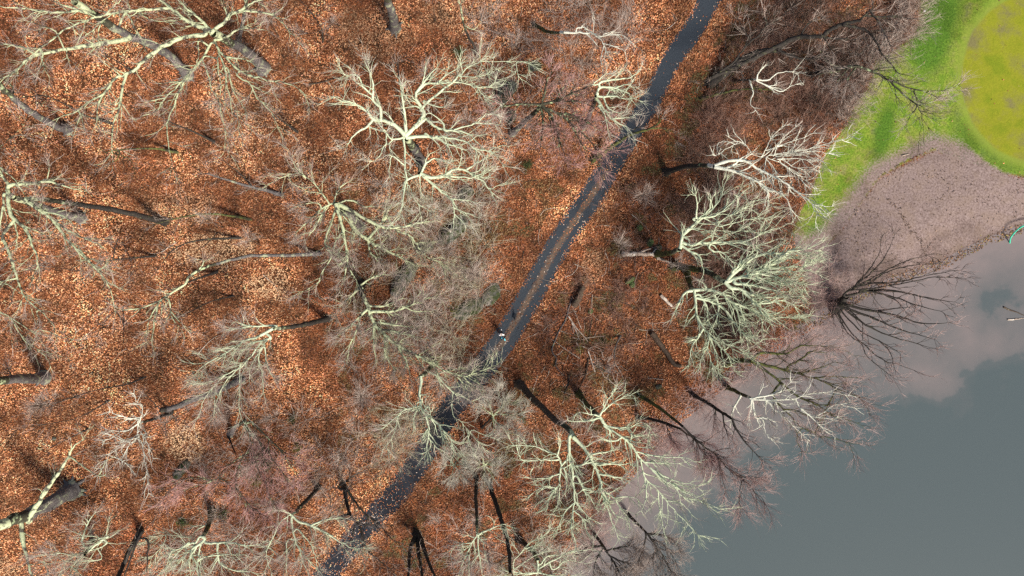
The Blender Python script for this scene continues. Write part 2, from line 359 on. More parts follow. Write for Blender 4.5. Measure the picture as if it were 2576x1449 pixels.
STY = {
 'oak':   dict(trunk='grey', limb='lichen_mid', twig='tw_grey', rise=0.30, dens=0.8, pale=0.10, tw=0.9, lw=1.0, thick=1.1),
 'oakd':  dict(trunk='grey', limb='lichen_low', twig='tw_grey', rise=0.30, dens=0.9, pale=0.12, tw=1.0),
 'pale':  dict(trunk='grey', limb='lichen_full', twig='tw_pale', rise=0.22, dens=0.85, pale=0.4, tw=0.8, thick=1.15, lw=0.95),
 'fan':   dict(trunk='moss', limb='lichen_full', twig='tw_grey', rise=0.28, dens=1.05, pale=0.75, tw=0.6, thick=1.45, lw=1.25),
 'white': dict(trunk='dark', limb='lichen_white', twig='tw_grey', rise=0.25, dens=0.95, pale=0.7, tw=0.5, thick=1.6, lw=1.4),
 'red':   dict(trunk='grey', limb='lichen_low', twig='tw_pink', rise=0.25, dens=1.3, pale=0.05, tw=1.15),
 'haze':  dict(trunk='dark', limb='lichen_mid', twig='tw_grey', rise=0.25, dens=1.4, pale=0.15, tw=1.2),
 'dark':  dict(trunk='dark', limb='dark', twig='tw_dark', rise=0.25, dens=0.9, pale=0.2, tw=0.7),
 'moss':  dict(trunk='moss', limb='moss', twig='tw_olive', rise=0.22, dens=1.2, pale=0.25, tw=1.0),
 'willow': dict(trunk='dark', limb='dark', twig='tw_rose', rise=0.30, dens=0.55, pale=0.35, tw=0.8, len=0.9),
 'brown': dict(trunk='brown', limb='brown', twig='tw_pink', rise=0.25, dens=1.6, pale=0.1, tw=1.3),
}
def radial_zc(b, c):
    b = np.array(b) - (1288, 724.5); c = np.array(c) - (1288, 724.5)
    return float(np.clip(H * (1 - b.dot(c) / (c.dot(c) + 1)), 3.5, 17))

def tree(tile, name, label, style, r0, trunk, limbs, zc=None, group='bare trees in the wood', cat='tree', rtop=None, **over):
    st = dict(STY[style]); st.update(over); st['trunk'] = st.get('bark', st['trunk'])
    tk = pts_px(tile, trunk); limbs = [pts_px(tile, s) for s in limbs.split(';') if s.strip()]
    if len(tk) == 1:                                    # foot hidden under the crown: it stands straight below the fork
        zc = zc or 11.0; c = wx(*tk[0], zc); bx, by = topx(c[0] * 0.985, c[1] * 0.985); tk = [(bx, by), ((bx + tk[0][0]) / 2, (by + tk[0][1]) / 2 + 4), tk[0]]
    if zc is None: zc = radial_zc(tk[0], tk[-1])
    base = wx(*tk[0]); g0 = gz1(base[0], base[1])
    # water rises round the feet of trees that stand in the shallows
    tp2 = smooth(np.array(tk), 5); seg = np.concatenate([[0], np.cumsum(np.linalg.norm(np.diff(tp2, axis=0), axis=1))]); t = seg / seg[-1]
    zz = g0 - 0.15 + (zc - g0 + 0.15) * t ** 0.92
    W3 = np.array([wx(p[0], p[1], z) for p, z in zip(tp2, zz)])
    rt = rtop or r0 * 0.62
    rr = r0 * (1 - t) + rt * t + r0 * 0.55 * np.exp(-zz.clip(0) / 0.5)
    root = link(name, None, None, None, (W3[0][0], W3[0][1], g0)); off = np.array(root.location)
    tag(root, label, cat, group)
    jit = 0.10 * r0; 
    kz = len(W3) - 1; bag = Bag(); bag.tube(W3 + rng.normal(size=W3.shape) * jit * np.array([1, 1, 0.3]), rr * rng.uniform(0.93, 1.07, len(rr)), 10)
    if r0 > 0.12 and limbs:
        sg = np.arange(kz * 10) // 10 / max(1, kz); bag.M[0] = np.where(sg > 0.84, 2, np.where(sg > 0.6, 1, 0))
    if r0 > 0.15:
        nrt = int(5 + r0 * 4); ra0 = rng.uniform(0, 6.28)
        for q_ in range(nrt):
            an = ra0 + q_ * 6.283 / nrt + rng.normal() * 0.2; dv = np.array([math.cos(an), math.sin(an), 0]); Lr = r0 * rng.uniform(1.5, 2.6); b3 = np.array([W3[0][0], W3[0][1], g0])
            rp = np.array([b3 + dv * r0 * 0.5 + (0, 0, 0.55 * r0 + 0.15), b3 + dv * r0 * 1.1 + (0, 0, 0.22 * r0), b3 + dv * Lr * 0.8 + rng.normal(size=3) * 0.05 * np.array([1, 1, 0]) + (0, 0, 0.03), b3 + dv * Lr + (0, 0, -0.1)])
            bag.tube(rp, np.array([0.42, 0.30, 0.17, 0.06]) * r0, 7)
    link('trunk', bag.mesh('trunk', off), [M[st['trunk']], M['lichen_low' if st['limb'] not in ('dark', 'moss', 'brown') else st['trunk']], M[st['limb'] if st['limb'] != 'lichen_full' else 'lichen_mid']], root)
    crown = Bag(); skP = [W3[len(W3) // 2:]]; skpx = [tp2[len(tp2) // 2:]]; skr = [rr[len(rr) // 2:]]
    LP, LR = [], []
    for L in limbs:
        A = np.concatenate(skpx); d = np.hypot(*(A - np.array(L[0])).T); j = int(np.argmin(d))
        z0 = np.concatenate(skP)[j][2]; pr = np.concatenate(skr)[j]
        if d[j] > 3: L = [tuple(A[j])] + L
        q = smooth(np.array(L), 4); s = np.concatenate([[0], np.cumsum(np.linalg.norm(np.diff(q, axis=0), axis=1))]); Lm = s[-1] * PX * 0.82
        u = s / s[-1]; rise = st['rise'] * rng.uniform(0.6, 1.35)
        z = np.clip(z0 + rise * Lm * (u * 0.75 + 0.25 * u * u), 0.6, 24)
        p3 = np.array([wx(a[0], a[1], zz_) for a, zz_ in zip(q, z)])
        p3 += rng.normal(size=p3.shape) * 0.035 * (np.minimum(1, 4 * u))[:, None]
        ra = min(pr * 0.8, float(np.clip(0.031 * Lm, 0.06, 0.25)) * st.get('lw', 1)); r = (ra * (1 - u) ** 0.8 + 0.018) * rng.uniform(0.84, 1.14, len(u))
        LP.append(p3); LR.append(r); skP.append(p3); skpx.append(q); skr.append(r)
    if limbs: twigs_on(crown, LP, LR, st['dens'], st)
    else:
        twigs_on(crown, [W3[len(W3) // 2:]], [rr[len(rr) // 2:]], st['dens'], st)
    co = link('crown', crown.mesh('crown', off), [M[st['limb']], M[st['twig']]], root)
    for p3, r in zip(LP, LR):
        lb = Bag(); lb.tube(p3, r, 7 if r[0] > 0.08 else 5); link('limb', lb.mesh('limb', off), M[st['limb']], co)
    return root

# ------------------------------------------------------------------ ground, path, pond
def axis(lo, hi, step, far):
    out = np.concatenate([-np.geomspace(-lo + 6, far, 10)[::-1] if lo < 0 else [], np.arange(lo, hi + 1e-6, step), np.geomspace(hi + 6, far, 10)]); return out
gx = axis(-70, 70, 0.4, 420); gy = axis(-41, 41, 0.4, 420)
GX, GY = np.meshgrid(gx, gy, indexing='ij'); fx, fy = GX.ravel(), GY.ravel()
jx = fx + 1.3 * (fbm(fx, fy, 4, 21) - 0.5); jy = fy + 1.3 * (fbm(fx, fy, 4, 31) - 0.5)
lawn_in = in_poly(fx, fy, LAWN); mud_in = in_poly(fx, fy, MUD) & ~lawn_in; pond_in = in_poly(fx, fy, POND)
dl = dist_line(fx, fy, np.vstack([LAWN, LAWN[:1]])) * np.where(lawn_in, 1, -1); dm = dist_line(fx, fy, np.vstack([MUD, MUD[:1]])) * np.where(mud_in | pond_in, 1, -1)
w_l = sstep(-1.2, 1.0, dl) ; w_m = np.where(pond_in, 1, np.where(lawn_in, 0.95 * sstep(-4.5, 1.2, dm), sstep(-1.0, 1.5, dm)))
gr_ = green_r(fx, fy); w_g = np.interp(gr_ + 0.05 * (fbm(fx, fy, 2.6, 401) - 0.5), [0.955, 1.01, 1.04, 1.16], [1.0, 0.5, 0.3, 0.0])
w_m = w_m * (1 - sstep(1.25, 1.12, gr_))
fpx, fpy = topx(fx, fy)
def blob(cx_, cy_, a, b, r):
    c, s = math.cos(math.radians(r)), math.sin(math.radians(r)); u = ((fpx - cx_) * c + (fpy - cy_) * s) / a; v = (-(fpx - cx_) * s + (fpy - cy_) * c) / b; return np.exp(-(u * u + v * v))
lush = np.clip(1.1 * blob(2365, 40, 50, 110, 20) + 0.9 * blob(2330, 120, 45, 70, 0) + 1.1 * blob(2225, 330, 26, 80, 12) + 0.6 * blob(2480, 375, 90, 30, 28) + 0.4 * blob(2545, 425, 60, 18, 20) + 0.9 * blob(2060, 590, 40, 40, 0) + 0.5 * blob(2420, 310, 30, 50, -20), 0, 1)
soil = np.stack([w_l, w_m, w_g, lush], 1)
sd_ = shore_d(fx, fy); wet = 0.85 * np.exp(-((sd_ - 0.45) / 0.6) ** 2) * sstep(0.25, 0.55, fbm(fx, fy, 2.2, 411)) + 0.35 * sstep(0.55, 0.7, fbm(fx, fy, 5.0, 421)) * (sd_ > 0)
GV = np.stack([fx, fy, gz(fx, fy)], 1)
nx, ny = len(gx), len(gy); idx = np.arange(nx * ny).reshape(nx, ny)
Q = np.stack([idx[:-1, :-1], idx[1:, :-1], idx[1:, 1:], idx[:-1, 1:]], -1).reshape(-1, 4)
cx, cy = fx[Q].mean(1), fy[Q].mean(1)
cl = in_poly(cx, cy, LAWN); cp = in_poly(cx, cy, POND); cg = green_r(cx, cy) < 1.0; cm = in_poly(cx, cy, MUD) & ~cl
reg = np.where(cp, 4, np.where(cg, 3, np.where(cl, 1, np.where(cm, 2, 0))))
for k, nm in enumerate(['forest_floor', 'lawn', 'mud_bank', 'putting_green', 'pond_bed']):
    f = Q[reg == k]; u, inv = np.unique(f, return_inverse=True)
    o = link(nm, mesh_np(nm, GV[u], [inv.reshape(-1, 4)], True, None, {'soil': soil[u], 'wet': wet[u]}), M['ground']); tag(o, kind='structure')
# pond surface
wxs = np.concatenate([np.arange(-10, 70, 0.8), np.geomspace(76, 420, 10)]); wys = np.concatenate([-np.geomspace(48, 420, 10)[::-1], np.arange(-42, 12, 0.8), np.geomspace(16, 200, 8)])
WX, WY = np.meshgrid(wxs, wys, indexing='ij'); x_, y_ = WX.ravel(), WY.ravel(); sd = shore_d(x_, y_)
i2 = np.arange(len(x_)).reshape(WX.shape); Q2 = np.stack([i2[:-1, :-1], i2[1:, :-1], i2[1:, 1:], i2[:-1, 1:]], -1).reshape(-1, 4)
Q2 = Q2[(sd[Q2] < 3.0).any(1)]; u, inv = np.unique(Q2, return_inverse=True)
px_, py_ = topx(x_, y_)
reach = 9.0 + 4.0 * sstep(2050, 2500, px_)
pale_tone = 0.40 - 0.62 * (-sd / reach) - 0.20 * np.exp(-((px_ - 2500) / 110) ** 2 - ((py_ - 745) / 55) ** 2) + 0.30 * (fbm(x_, y_, 2.6, 71) - 0.5) * sstep(2150, 2350, px_) + 0.22 * np.exp(-((px_ - 2330) / 110) ** 2 - ((py_ - 960) / 60) ** 2)  # paler, browner water tone, strongest inshore with uneven billows
tag(link('pond_water', mesh_np('pond_water', np.stack([x_, y_, np.full_like(x_, -0.42)], 1)[u], [inv.reshape(-1, 4)], True, None, {'pale_tone': pale_tone[u]}), M['water']), kind='structure')
# path
tn = np.gradient(PATH, axis=0); tn /= np.linalg.norm(tn, axis=1)[:, None]; nr = np.stack([-tn[:, 1], tn[:, 0]], 1)
wid = np.interp(topx(PATH[:, 0], PATH[:, 1])[1], [0, 200, 480, 900, 1300], [1.3, 1.15, 1.45, 1.5, 1.45])
us = np.linspace(-1, 1, 13)
PV = PATH[:, None, :] + nr[:, None, :] * (wid[:, None] * us[None, :])[..., None]
pyy = topx(PATH[:, 0], PATH[:, 1])[1]
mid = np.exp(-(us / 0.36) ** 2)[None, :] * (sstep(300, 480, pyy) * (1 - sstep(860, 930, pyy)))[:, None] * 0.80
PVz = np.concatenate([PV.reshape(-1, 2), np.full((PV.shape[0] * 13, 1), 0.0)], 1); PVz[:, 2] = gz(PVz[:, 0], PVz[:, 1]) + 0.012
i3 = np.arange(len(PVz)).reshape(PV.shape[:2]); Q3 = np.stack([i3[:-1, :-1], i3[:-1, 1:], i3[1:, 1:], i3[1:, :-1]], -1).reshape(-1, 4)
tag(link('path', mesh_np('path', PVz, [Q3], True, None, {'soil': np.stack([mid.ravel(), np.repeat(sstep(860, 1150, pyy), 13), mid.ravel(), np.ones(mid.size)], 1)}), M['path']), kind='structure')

# ------------------------------------------------------------------ fallen leaves
NL = 640000
lx = rng.uniform(-66, 66, NL); ly = rng.uniform(-38.5, 38.5, NL)
pd = dist_line(lx, ly, PATH); pw = np.interp(topx(lx, ly)[1], [0, 200, 480, 900, 1300], [1.3, 1.15, 1.45, 1.5, 1.45])
sdl = shore_d(lx, ly); il = in_poly(lx, ly, LAWN); im = in_poly(lx, ly, MUD) & ~il
keepp = np.where(sdl < 0.1, 0, np.where(il, 0.002, np.where(im, 0.02 + 0.10 * sstep(0.5, 0.7, fbm(lx, ly, 3, 301)), 1.0)))
dlw = dist_line(lx, ly, LAWN[1:13]); keepp = np.where(~il & ~im & (sdl > 0), np.clip(keepp, 0, 1), keepp)
wrack = dist_line(lx, ly, SHORE[2:12] + np.array([0.0, 0.5])); keepp = np.maximum(keepp, np.where((sdl > 0.05) & im, 0.95 * np.exp(-(wrack / 0.6) ** 2) * sstep(0.25, 0.5, fbm(lx, ly, 1.5, 311)), 0))
gully = smooth(world_poly([tp((2, 1), *p) for p in [(1560, 60), (1650, 170), (1710, 270), (1790, 360), (1840, 480)]]), 5)
keepp = np.maximum(keepp, np.where(im, 0.6 * np.exp(-(dist_line(lx, ly, gully) / 0.22) ** 2), 0))
lxx, lyy = topx(lx, ly)
lower = sstep(1120, 1250, lyy)
keepp = np.where(pd < pw * 1.05, keepp * (0.028 + 0.20 * lower + 0.85 * sstep(0.60, 1.0, pd / pw + 0.45 * (fbm(lx, ly, 1.2, 77) - 0.5) + 0.4 * (fbm(lx, ly, 4.0, 79) - 0.5))), keepp)
midp = (sstep(300, 480, lyy) * (1 - sstep(860, 930, lyy)))
keepp = np.where((pd < pw * 0.3), np.maximum(keepp, 0.26 * midp), keepp)
k = rng.random(NL) < keepp; lx, ly, pd, pw, lxx, lyy, il, im = lx[k], ly[k], pd[k], pw[k], lxx[k], lyy[k], il[k], im[k]; NL = len(lx)
pal = np.array([(0.57, 0.255, 0.115), (0.45, 0.175, 0.070), (0.33, 0.108, 0.040), (0.68, 0.385, 0.205), (0.18, 0.058, 0.026), (0.085, 0.034, 0.018), (0.52, 0.225, 0.13)])
pk = rng.choice(len(pal), NL, p=[0.22, 0.24, 0.18, 0.10, 0.12, 0.06, 0.08])
lc = pal[pk] * rng.uniform(0.8, 1.2, (NL, 1))
big = fbm(lx, ly, 9.0, 41); red = fbm(lx, ly, 14.0, 51)
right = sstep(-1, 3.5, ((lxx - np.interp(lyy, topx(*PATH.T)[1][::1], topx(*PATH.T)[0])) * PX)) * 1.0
clump = fbm(lx, ly, 1.1, 45); lc = lc * (0.66 + 0.75 * sstep(0.28, 0.72, clump))[:, None]
lc = lc * (0.58 + 0.84 * sstep(0.28, 0.72, fbm(lx, ly, 4.2, 145)))[:, None]
leaf_dark = np.clip(sstep(0.48, 0.66, big) * 0.68 + 0.55 * np.clip(sum(a * np.exp(-((lxx - u) / w) ** 2 - ((lyy - v) / h) ** 2) for u, v, w, h, a in [(1310, 600, 90, 170, 1.0), (1200, 830, 110, 90, 0.8), (1260, 250, 130, 110, 0.8), (760, 760, 80, 40, 0.7), (420, 1330, 330, 90, 0.9), (1090, 1320, 330, 120, 0.45), (1420, 900, 120, 160, 0.7), (1560, 60, 160, 80, 0.6), (520, 1210, 140, 60, 0.6), (60, 620, 90, 120, 0.3), (1000, 620, 90, 60, 0.5), (1440, 830, 60, 70, 0.8), (1500, 690, 90, 80, 0.5), (1600, 560, 80, 120, 0.6), (1350, 430, 70, 60, 0.6), (1150, 1200, 100, 50, 0.4), (830, 620, 60, 40, 0.5)]), 0, 1.3) + right * 0.42 * (pd > 2.5) * (0.5 + fbm(lx, ly, 5, 47)), 0, 0.85)  # darker leaf colour in noise patches, placed blobs and right of the path
lc = lc * (1 - leaf_dark[:, None]) + leaf_dark[:, None] * lc * np.array([0.42, 0.32, 0.29])
yel = (sstep(0.50, 0.70, red) * 0.55)[:, None]; lc = lc * (1 - yel) + yel * lc * np.array([1.12, 1.25, 1.30])
warm = np.clip(sum(a * np.exp(-((lxx - u) / w) ** 2 - ((lyy - v) / h) ** 2) for u, v, w, h, a in [(560, 300, 430, 260, 0.65), (480, 660, 330, 170, 0.75), (900, 450, 150, 120, 0.4), (1230, 90, 200, 100, 0.6), (250, 850, 200, 120, 0.4), (800, 260, 130, 160, 0.4), (1560, 640, 60, 120, 0.4)]), 0, 0.8)[:, None]
lc = lc * (1 - warm) + warm * lc * np.array([1.18, 1.30, 1.40])
mossy = (sstep(0.55, 0.66, fbm(lx, ly, 2.2, 245)) * np.clip(right + (lxx > 850) * (lyy > 450) * 0.8, 0, 1) * (pd > 3) * 0.75)[:, None]; lc = lc * (1 - mossy) + mossy * np.array([0.085, 0.085, 0.03]) * rng.uniform(0.5, 1.5, (NL, 1))
roadside = (np.exp(-((pd - pw - 0.7) / 0.8) ** 2) * 0.5)[:, None]; lc = lc * (1 - roadside) + roadside * lc * np.array([1.35, 1.5, 1.55])
for (tx, ty, rxx, ryy, am) in [((0, 2), 1400, 430, 0, 0), ] and [(*tp((0, 2), 1400, 430), 62, 58, 1.0), (*tp((0, 1), 1600, 430), 125, 52, 0.85), (*tp((0, 1), 2060, 690), 62, 48, 0.95), (*tp((1, 1), 1900, 560), 40, 60, 0.35), (*tp((0, 1), 1350, 130), 110, 60, 0.35), (*tp((1, 0), 250, 250), 120, 80, 0.3), (*tp((0, 2), 30, 1380), 50, 40, 0.6), (*tp((1, 0), 900, 120), 170, 60, 0.3)]:
    q = np.hypot((lxx - tx) / rxx, (lyy - ty) / ryy) + 0.9 * (fbm(lx, ly, 1.6, 61) - 0.5); q = am * sstep(1.0, 0.55, q) * (rng.random(NL) < 0.85)
    lc = lc * (1 - q[:, None]) + q[:, None] * np.array([0.72, 0.46, 0.26]) * rng.uniform(0.75, 1.15, (NL, 1))
lc[im] = np.array([0.17, 0.115, 0.085]) * rng.uniform(0.4, 1.7, (im.sum(), 1))
wr = im & (dist_line(lx, ly, SHORE[2:12] + np.array([0.0, 0.5])) < 1.1); lc[wr] = np.array([(0.30, 0.16, 0.075), (0.12, 0.06, 0.035), (0.30, 0.24, 0.06), (0.07, 0.04, 0.028)])[rng.choice(4, wr.sum(), p=[0.4, 0.3, 0.12, 0.18])] * rng.uniform(0.7, 1.2, (wr.sum(), 1))
onp = (pd < pw * 0.8) & (rng.random(NL) < 0.22); lc[onp] = np.array([0.60, 0.48, 0.40]) * rng.uniform(0.7, 1.2, (onp.sum(), 1))
sz = rng.uniform(0.055, 0.12, NL) * np.where(pd < pw * 0.8, 0.8, 1.0); th = rng.uniform(0, 2 * np.pi, NL)
t1 = rng.normal(0, 0.35, NL); t2 = rng.normal(0, 0.4, NL)
ez = gz(lx, ly) + rng.uniform(0.02, 0.085, NL)
c_, s_ = np.cos(th), np.sin(th); wv = sz * rng.uniform(0.45, 0.7, NL)
def lp(a, b, dz): return np.stack([lx + a * c_ - b * s_, ly + a * s_ + b * c_, ez + dz], 1)
LVt = np.stack([lp(-sz, 0, -sz * t1), lp(sz * 0.05, -wv, wv * (0.25 - t2)), lp(sz, 0, sz * t1), lp(sz * 0.05, wv, wv * (0.25 + t2))], 1).reshape(-1, 3)
b0 = np.arange(NL)[:, None] * 4
tri = np.concatenate([b0 + np.array([[0, 1, 2]]), b0 + np.array([[0, 2, 3]])])
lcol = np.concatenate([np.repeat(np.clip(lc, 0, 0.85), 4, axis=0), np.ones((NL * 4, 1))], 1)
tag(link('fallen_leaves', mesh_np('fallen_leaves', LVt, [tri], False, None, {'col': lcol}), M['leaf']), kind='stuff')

# grass blades on the rough lawn
NG = 90000
ax_ = rng.uniform(26, 66, NG); ay_ = rng.uniform(-2, 38, NG); gk = in_poly(ax_, ay_, LAWN) & (green_r(ax_, ay_) > 1.1) & (rng.random(NG) < 0.25 + 0.9 * fbm(ax_, ay_, 3, 91)); ax_, ay_ = ax_[gk], ay_[gk]; NG = len(ax_)
g3 = fbm(ax_, ay_, 5.0, 95)
gcol = np.where((g3 > 0.52)[:, None], np.array([0.045, 0.15, 0.012]), np.array([0.17, 0.24, 0.03])) * rng.uniform(0.7, 1.3, (NG, 1))
dirg = rng.normal(size=(NG, 2)) * 0.07; hg = rng.uniform(0.04, 0.11, NG); zg = gz(ax_, ay_)
pw_ = rng.normal(size=(NG, 2)); pw_ = pw_ / np.linalg.norm(pw_, axis=1)[:, None] * 0.014
gv = np.stack([np.stack([ax_ - pw_[:, 0], ay_ - pw_[:, 1], zg], 1), np.stack([ax_ + pw_[:, 0], ay_ + pw_[:, 1], zg], 1), np.stack([ax_ + dirg[:, 0], ay_ + dirg[:, 1], zg + hg], 1)], 1).reshape(-1, 3)
tag(link('grass', mesh_np('grass', gv, [np.arange(NG * 3).reshape(-1, 3)], False, None, {'col': np.concatenate([np.repeat(gcol, 3, 0), np.ones((NG * 3, 1))], 1)}), M['leaf']), kind='stuff')

# ------------------------------------------------------------------ brush
def brush(name, polys, n, m, hmax, rad, m2=4):
    b = Bag(); P0 = []
    for pp, share in polys:
        A = world_poly(pp); lo, hi = A.min(0), A.max(0); q = rng.uniform(lo, hi, (int(n * share * 6), 2)); q = q[in_poly(q[:, 0], q[:, 1], A)]
        dens = fbm(q[:, 0], q[:, 1], 5, 17); q = q[rng.random(len(q)) < sstep(0.32, 0.6, dens)][:int(n * share)]; P0.append(q)
    q = np.concatenate(P0); q = q[(dist_line(q[:, 0], q[:, 1], PATH) > 2.0)]
    q = q[rng.permutation(len(q))[:max(1, len(q) // 11)]]; q = np.repeat(q, 11, axis=0) + rng.normal(size=(len(q) * 11, 2)) * 0.12
    p = np.concatenate([q, gz(q[:, 0], q[:, 1])[:, None] - 0.02], 1); D = unit(rng.normal(size=p.shape) * np.array([1, 1, 0.5]) + np.array([0, 0, 0.7]))
    L = rng.uniform(0.4, 1, len(p)) * hmax
    a = sprout(p, D, L * 1.35, 5, (0, 0.2), -0.02, 0.13); b.tube(a, tap(len(a), 5, rad * 1.15, 0.007), 3)
    c0, cd, _ = along(a, m2, 0.2, 1); c = sprout(c0, cd, rng.uniform(0.3, 1.0, len(c0)) * hmax * 0.5, 4, (0.2, 0.7), 0, 0.15); b.tube(c, tap(len(c), 4, rad * 0.7, 0.005), 3)
    e0, ed, _ = along(c, 2, 0.2, 1); e = sprout(e0, ed, rng.uniform(0.3, 0.9, len(e0)), 3, (0.2, 0.7), 0, 0.15); b.tube(e, tap(len(e), 3, rad * 0.55, 0.004), 3)
    return tag(link(name, b.mesh(name, (0, 0, 0)), M[m]), kind='stuff')
brush('undergrowth', [([(1850, -40), (2310, -40), (2280, 90), (2180, 170), (2130, 300), (2060, 400), (2010, 540), (1980, 640), (1960, 760), (1880, 880), (1780, 860), (1740, 700), (1700, 520), (1720, 350), (1800, 220)], 1.0)], 5000, 'tw_brown', 1.9, 0.014)
brush('brambles', [([(1860, -40), (2300, -40), (2260, 110), (2170, 170), (2100, 330), (2000, 330), (1900, 300), (1830, 200)], 0.5), ([(1730, 380), (2050, 340), (2000, 560), (1960, 760), (1800, 860), (1740, 620)], 0.5)], 2600, 'tw_dark', 2.2, 0.016)
brush('brushwood', [([(1000, 560), (1280, 420), (1240, 640), (1200, 820), (1120, 960), (960, 900), (880, 760)], 0.35), ([(860, 960), (1130, 960), (1000, 1180), (640, 1400), (380, 1449), (420, 1150), (640, 1100)], 0.3), ([(1040, 1449), (1330, 1100), (1640, 1000), (1600, 1150), (1480, 1330), (1430, 1449)], 0.2), ([(1180, 0), (1640, 0), (1560, 220), (1300, 380), (1180, 260)], 0.25)], 2300, 'tw_grey', 2.8, 0.012)
brush('lawn_edge_scrub', [([(2317, -20), (2304, 87), (2245, 130), (2200, 153), (2194, 207), (2160, 253), (2127, 320), (2077, 387), (2044, 477), (2010, 560), (1985, 560), (2000, 470), (2040, 380), (2090, 300), (2130, 220), (2160, 140), (2230, 90), (2270, -20)], 1.0)], 1000, 'tw_grey', 2.6, 0.013)
brush('lichen_scrub', [([(980, 520), (1260, 440), (1230, 640), (1200, 820), (1150, 960), (980, 980), (860, 900), (840, 740)], 0.7), ([(1000, 1000), (1140, 960), (1120, 1080), (960, 1180)], 0.3)], 800, 'tw_olive', 3.2, 0.014)
brush('dead_scrub', [([(1380, 720), (1560, 640), (1620, 760), (1600, 960), (1420, 1010), (1350, 930)], 0.6), ([(1480, 520), (1680, 420), (1720, 600), (1600, 680)], 0.4)], 700, 'tw_brown', 1.6, 0.013)
brush('shore_reeds', [([(1990, 640), (2060, 640), (2120, 740), (2080, 830), (1900, 930), (1800, 1000), (1700, 1080), (1560, 1240), (1480, 1400), (1430, 1400), (1560, 1150), (1700, 1010), (1880, 880), (1990, 800)], 1.0)], 2600, 'tw_rose', 2.6, 0.012)

# ------------------------------------------------------------------ the trees
tree((0, 0), 'oak_tree', 'huge oak with mottled lichen limbs spreading every way, top left beside a slim dark trunk', 'oak', 0.62, '1990,520 1900,420 1750,320 1600,250',
 '1580,230 1500,200 1380,140 1290,60 1200,-10 1050,-120;1590,230 1480,120 1380,40 1320,-40;1610,230 1690,170 1740,110 1820,75 1900,20 2000,-10;1820,80 1930,90 2060,115 2140,180 2200,260 2255,300;'
 '1640,300 1730,270 1800,220 1920,175;1800,220 1900,210 2010,230;1620,310 1660,390 1720,450 1790,520 1890,570 2020,605 2140,620 2270,680 2320,770;1700,430 1850,450 1945,510;'
 '1790,570 1890,640 1930,730 1990,780 2060,870 2100,960;1890,640 1990,690 2060,720;1650,400 1700,520 1710,640 1740,760 1755,900;1640,440 1650,560 1670,650 1650,740;'
 '1530,430 1570,560 1600,680 1650,760 1670,880 1700,1000 1695,1110;1720,520 1760,680 1820,780 1860,840;1650,740 1720,800 1790,860 1810,1010;1790,860 1900,980;'
 '1590,330 1530,440 1440,540 1370,650 1330,740 1280,880 1260,960 1280,1130 1310,1290;1440,540 1340,650 1240,740 1190,830 1080,880;1240,740 1100,775;1500,300 1500,400 1480,480;'
 '1540,260 1400,280 1270,330 1170,390 1080,460 980,550 870,590 780,710 680,760 590,830 440,890;945,590 920,680 895,840 850,960 845,1140;780,710 740,800 730,930 680,990;730,940 790,1000;590,830 620,900 635,1000;600,890 555,1030;1290,60 1080,75 950,90 800,110 640,160 500,220 420,280 330,350 250,400 180,480;800,110 860,50 920,-10', rise=0.22)
tree((0, 0), 'oak_tree', 'grey trunked oak leaning out of the top left corner with long lichen limbs', 'oak', 0.52, '1420,570 1300,440 1150,340 960,260 800,170 680,90 560,10',
 '970,290 830,320 680,340 400,390 230,430 110,540 0,600 -120,650;250,400 150,350 0,330 -100,320;310,360 320,420 330,500 350,550;700,110 600,80 430,20 350,-20;600,80 400,95 300,80 130,60 -60,40;'
 '760,160 700,230 640,270;760,160 740,280 760,330;500,370 510,430 560,480;900,200 930,120 980,60 920,-10;950,100 1000,75 1080,120 1150,150 1280,170;970,120 1010,200 1060,280 1100,370;420,240 300,190 190,150;330,480 270,560;680,340 740,400', rise=0.2)
tree((0, 0), 'beech_tree', 'smooth grey trunk slanting off the left edge below the big oaks', 'oakd', 0.42, '520,990 380,930 220,840 100,740 0,650 -120,560', '100,740 90,650 40,600;0,650 -60,760;-40,1110 60,1050 150,980 200,910;-100,560 -200,400', zc=13)
tree((0, 0), 'bare_tree', 'slim dark trunk standing right beside the foot of the biggest oak', 'oakd', 0.22, '1800,325 1830,180 1850,60 1870,-60', '1850,60 1930,0;1860,20 1800,-60', zc=15, dens=0.5)
tree((0, 1), 'bare_tree', 'black straight trunk reaching left into a pale spray of lichen branches at left edge', 'haze', 0.34, '1250,230 1050,180 830,130 600,95 350,60 200,50',
 '200,60 330,150 420,240 500,350 580,440 680,530 770,630 830,730 865,890;200,70 400,210 520,290 640,350 760,400 820,470;600,440 700,560;200,60 280,20;190,50 310,65;330,150 480,180 560,260', rise=0.1, dens=0.9, zc=12)
tree((0, 1), 'oak_tree', 'broad crowned tree at left edge with many drooping lichen limbs over orange leaves', 'oak', 0.5, '620,200 500,170 300,110 100,40',
 '60,20 90,180 200,280 240,390 290,530 250,640;20,330 60,440 100,560 140,680 190,790 280,880 350,940 430,1040;-40,690 60,700 150,760 200,800;-60,860 80,950 130,1040 200,1130 290,1190 400,1220 520,1260;80,950 180,1010 280,1090 320,1150;280,1190 340,1240 385,1310;170,800 130,900 90,950;300,1040 430,1080 550,1115;280,900 290,980;100,210 130,310 120,430;140,230 320,310;'
 '60,-40 130,-60 270,-70 360,-80 430,-60 540,-30 640,0;-20,-190 60,-140 130,-70;140,-70 200,-140;360,-80 370,-190;30,20 10,180 -20,330;-10,200 -100,260', rise=0.12, lw=0.9)
tree((0, 1), 'oak_tree', 'thick grey trunk running off the left edge below middle', 'oakd', 0.6, '340,1400 150,1410 -150,1425', '100,1400 60,1330;-100,1420 -180,1500', zc=12)
tree((1, 0), 'oak_tree', 'thick mossy trunk rising out of the top edge with a dark hollow foot', 'oakd', 0.55, '410,215 385,110 350,0 310,-120', '350,0 450,-60;330,-60 200,-90', zc=15)
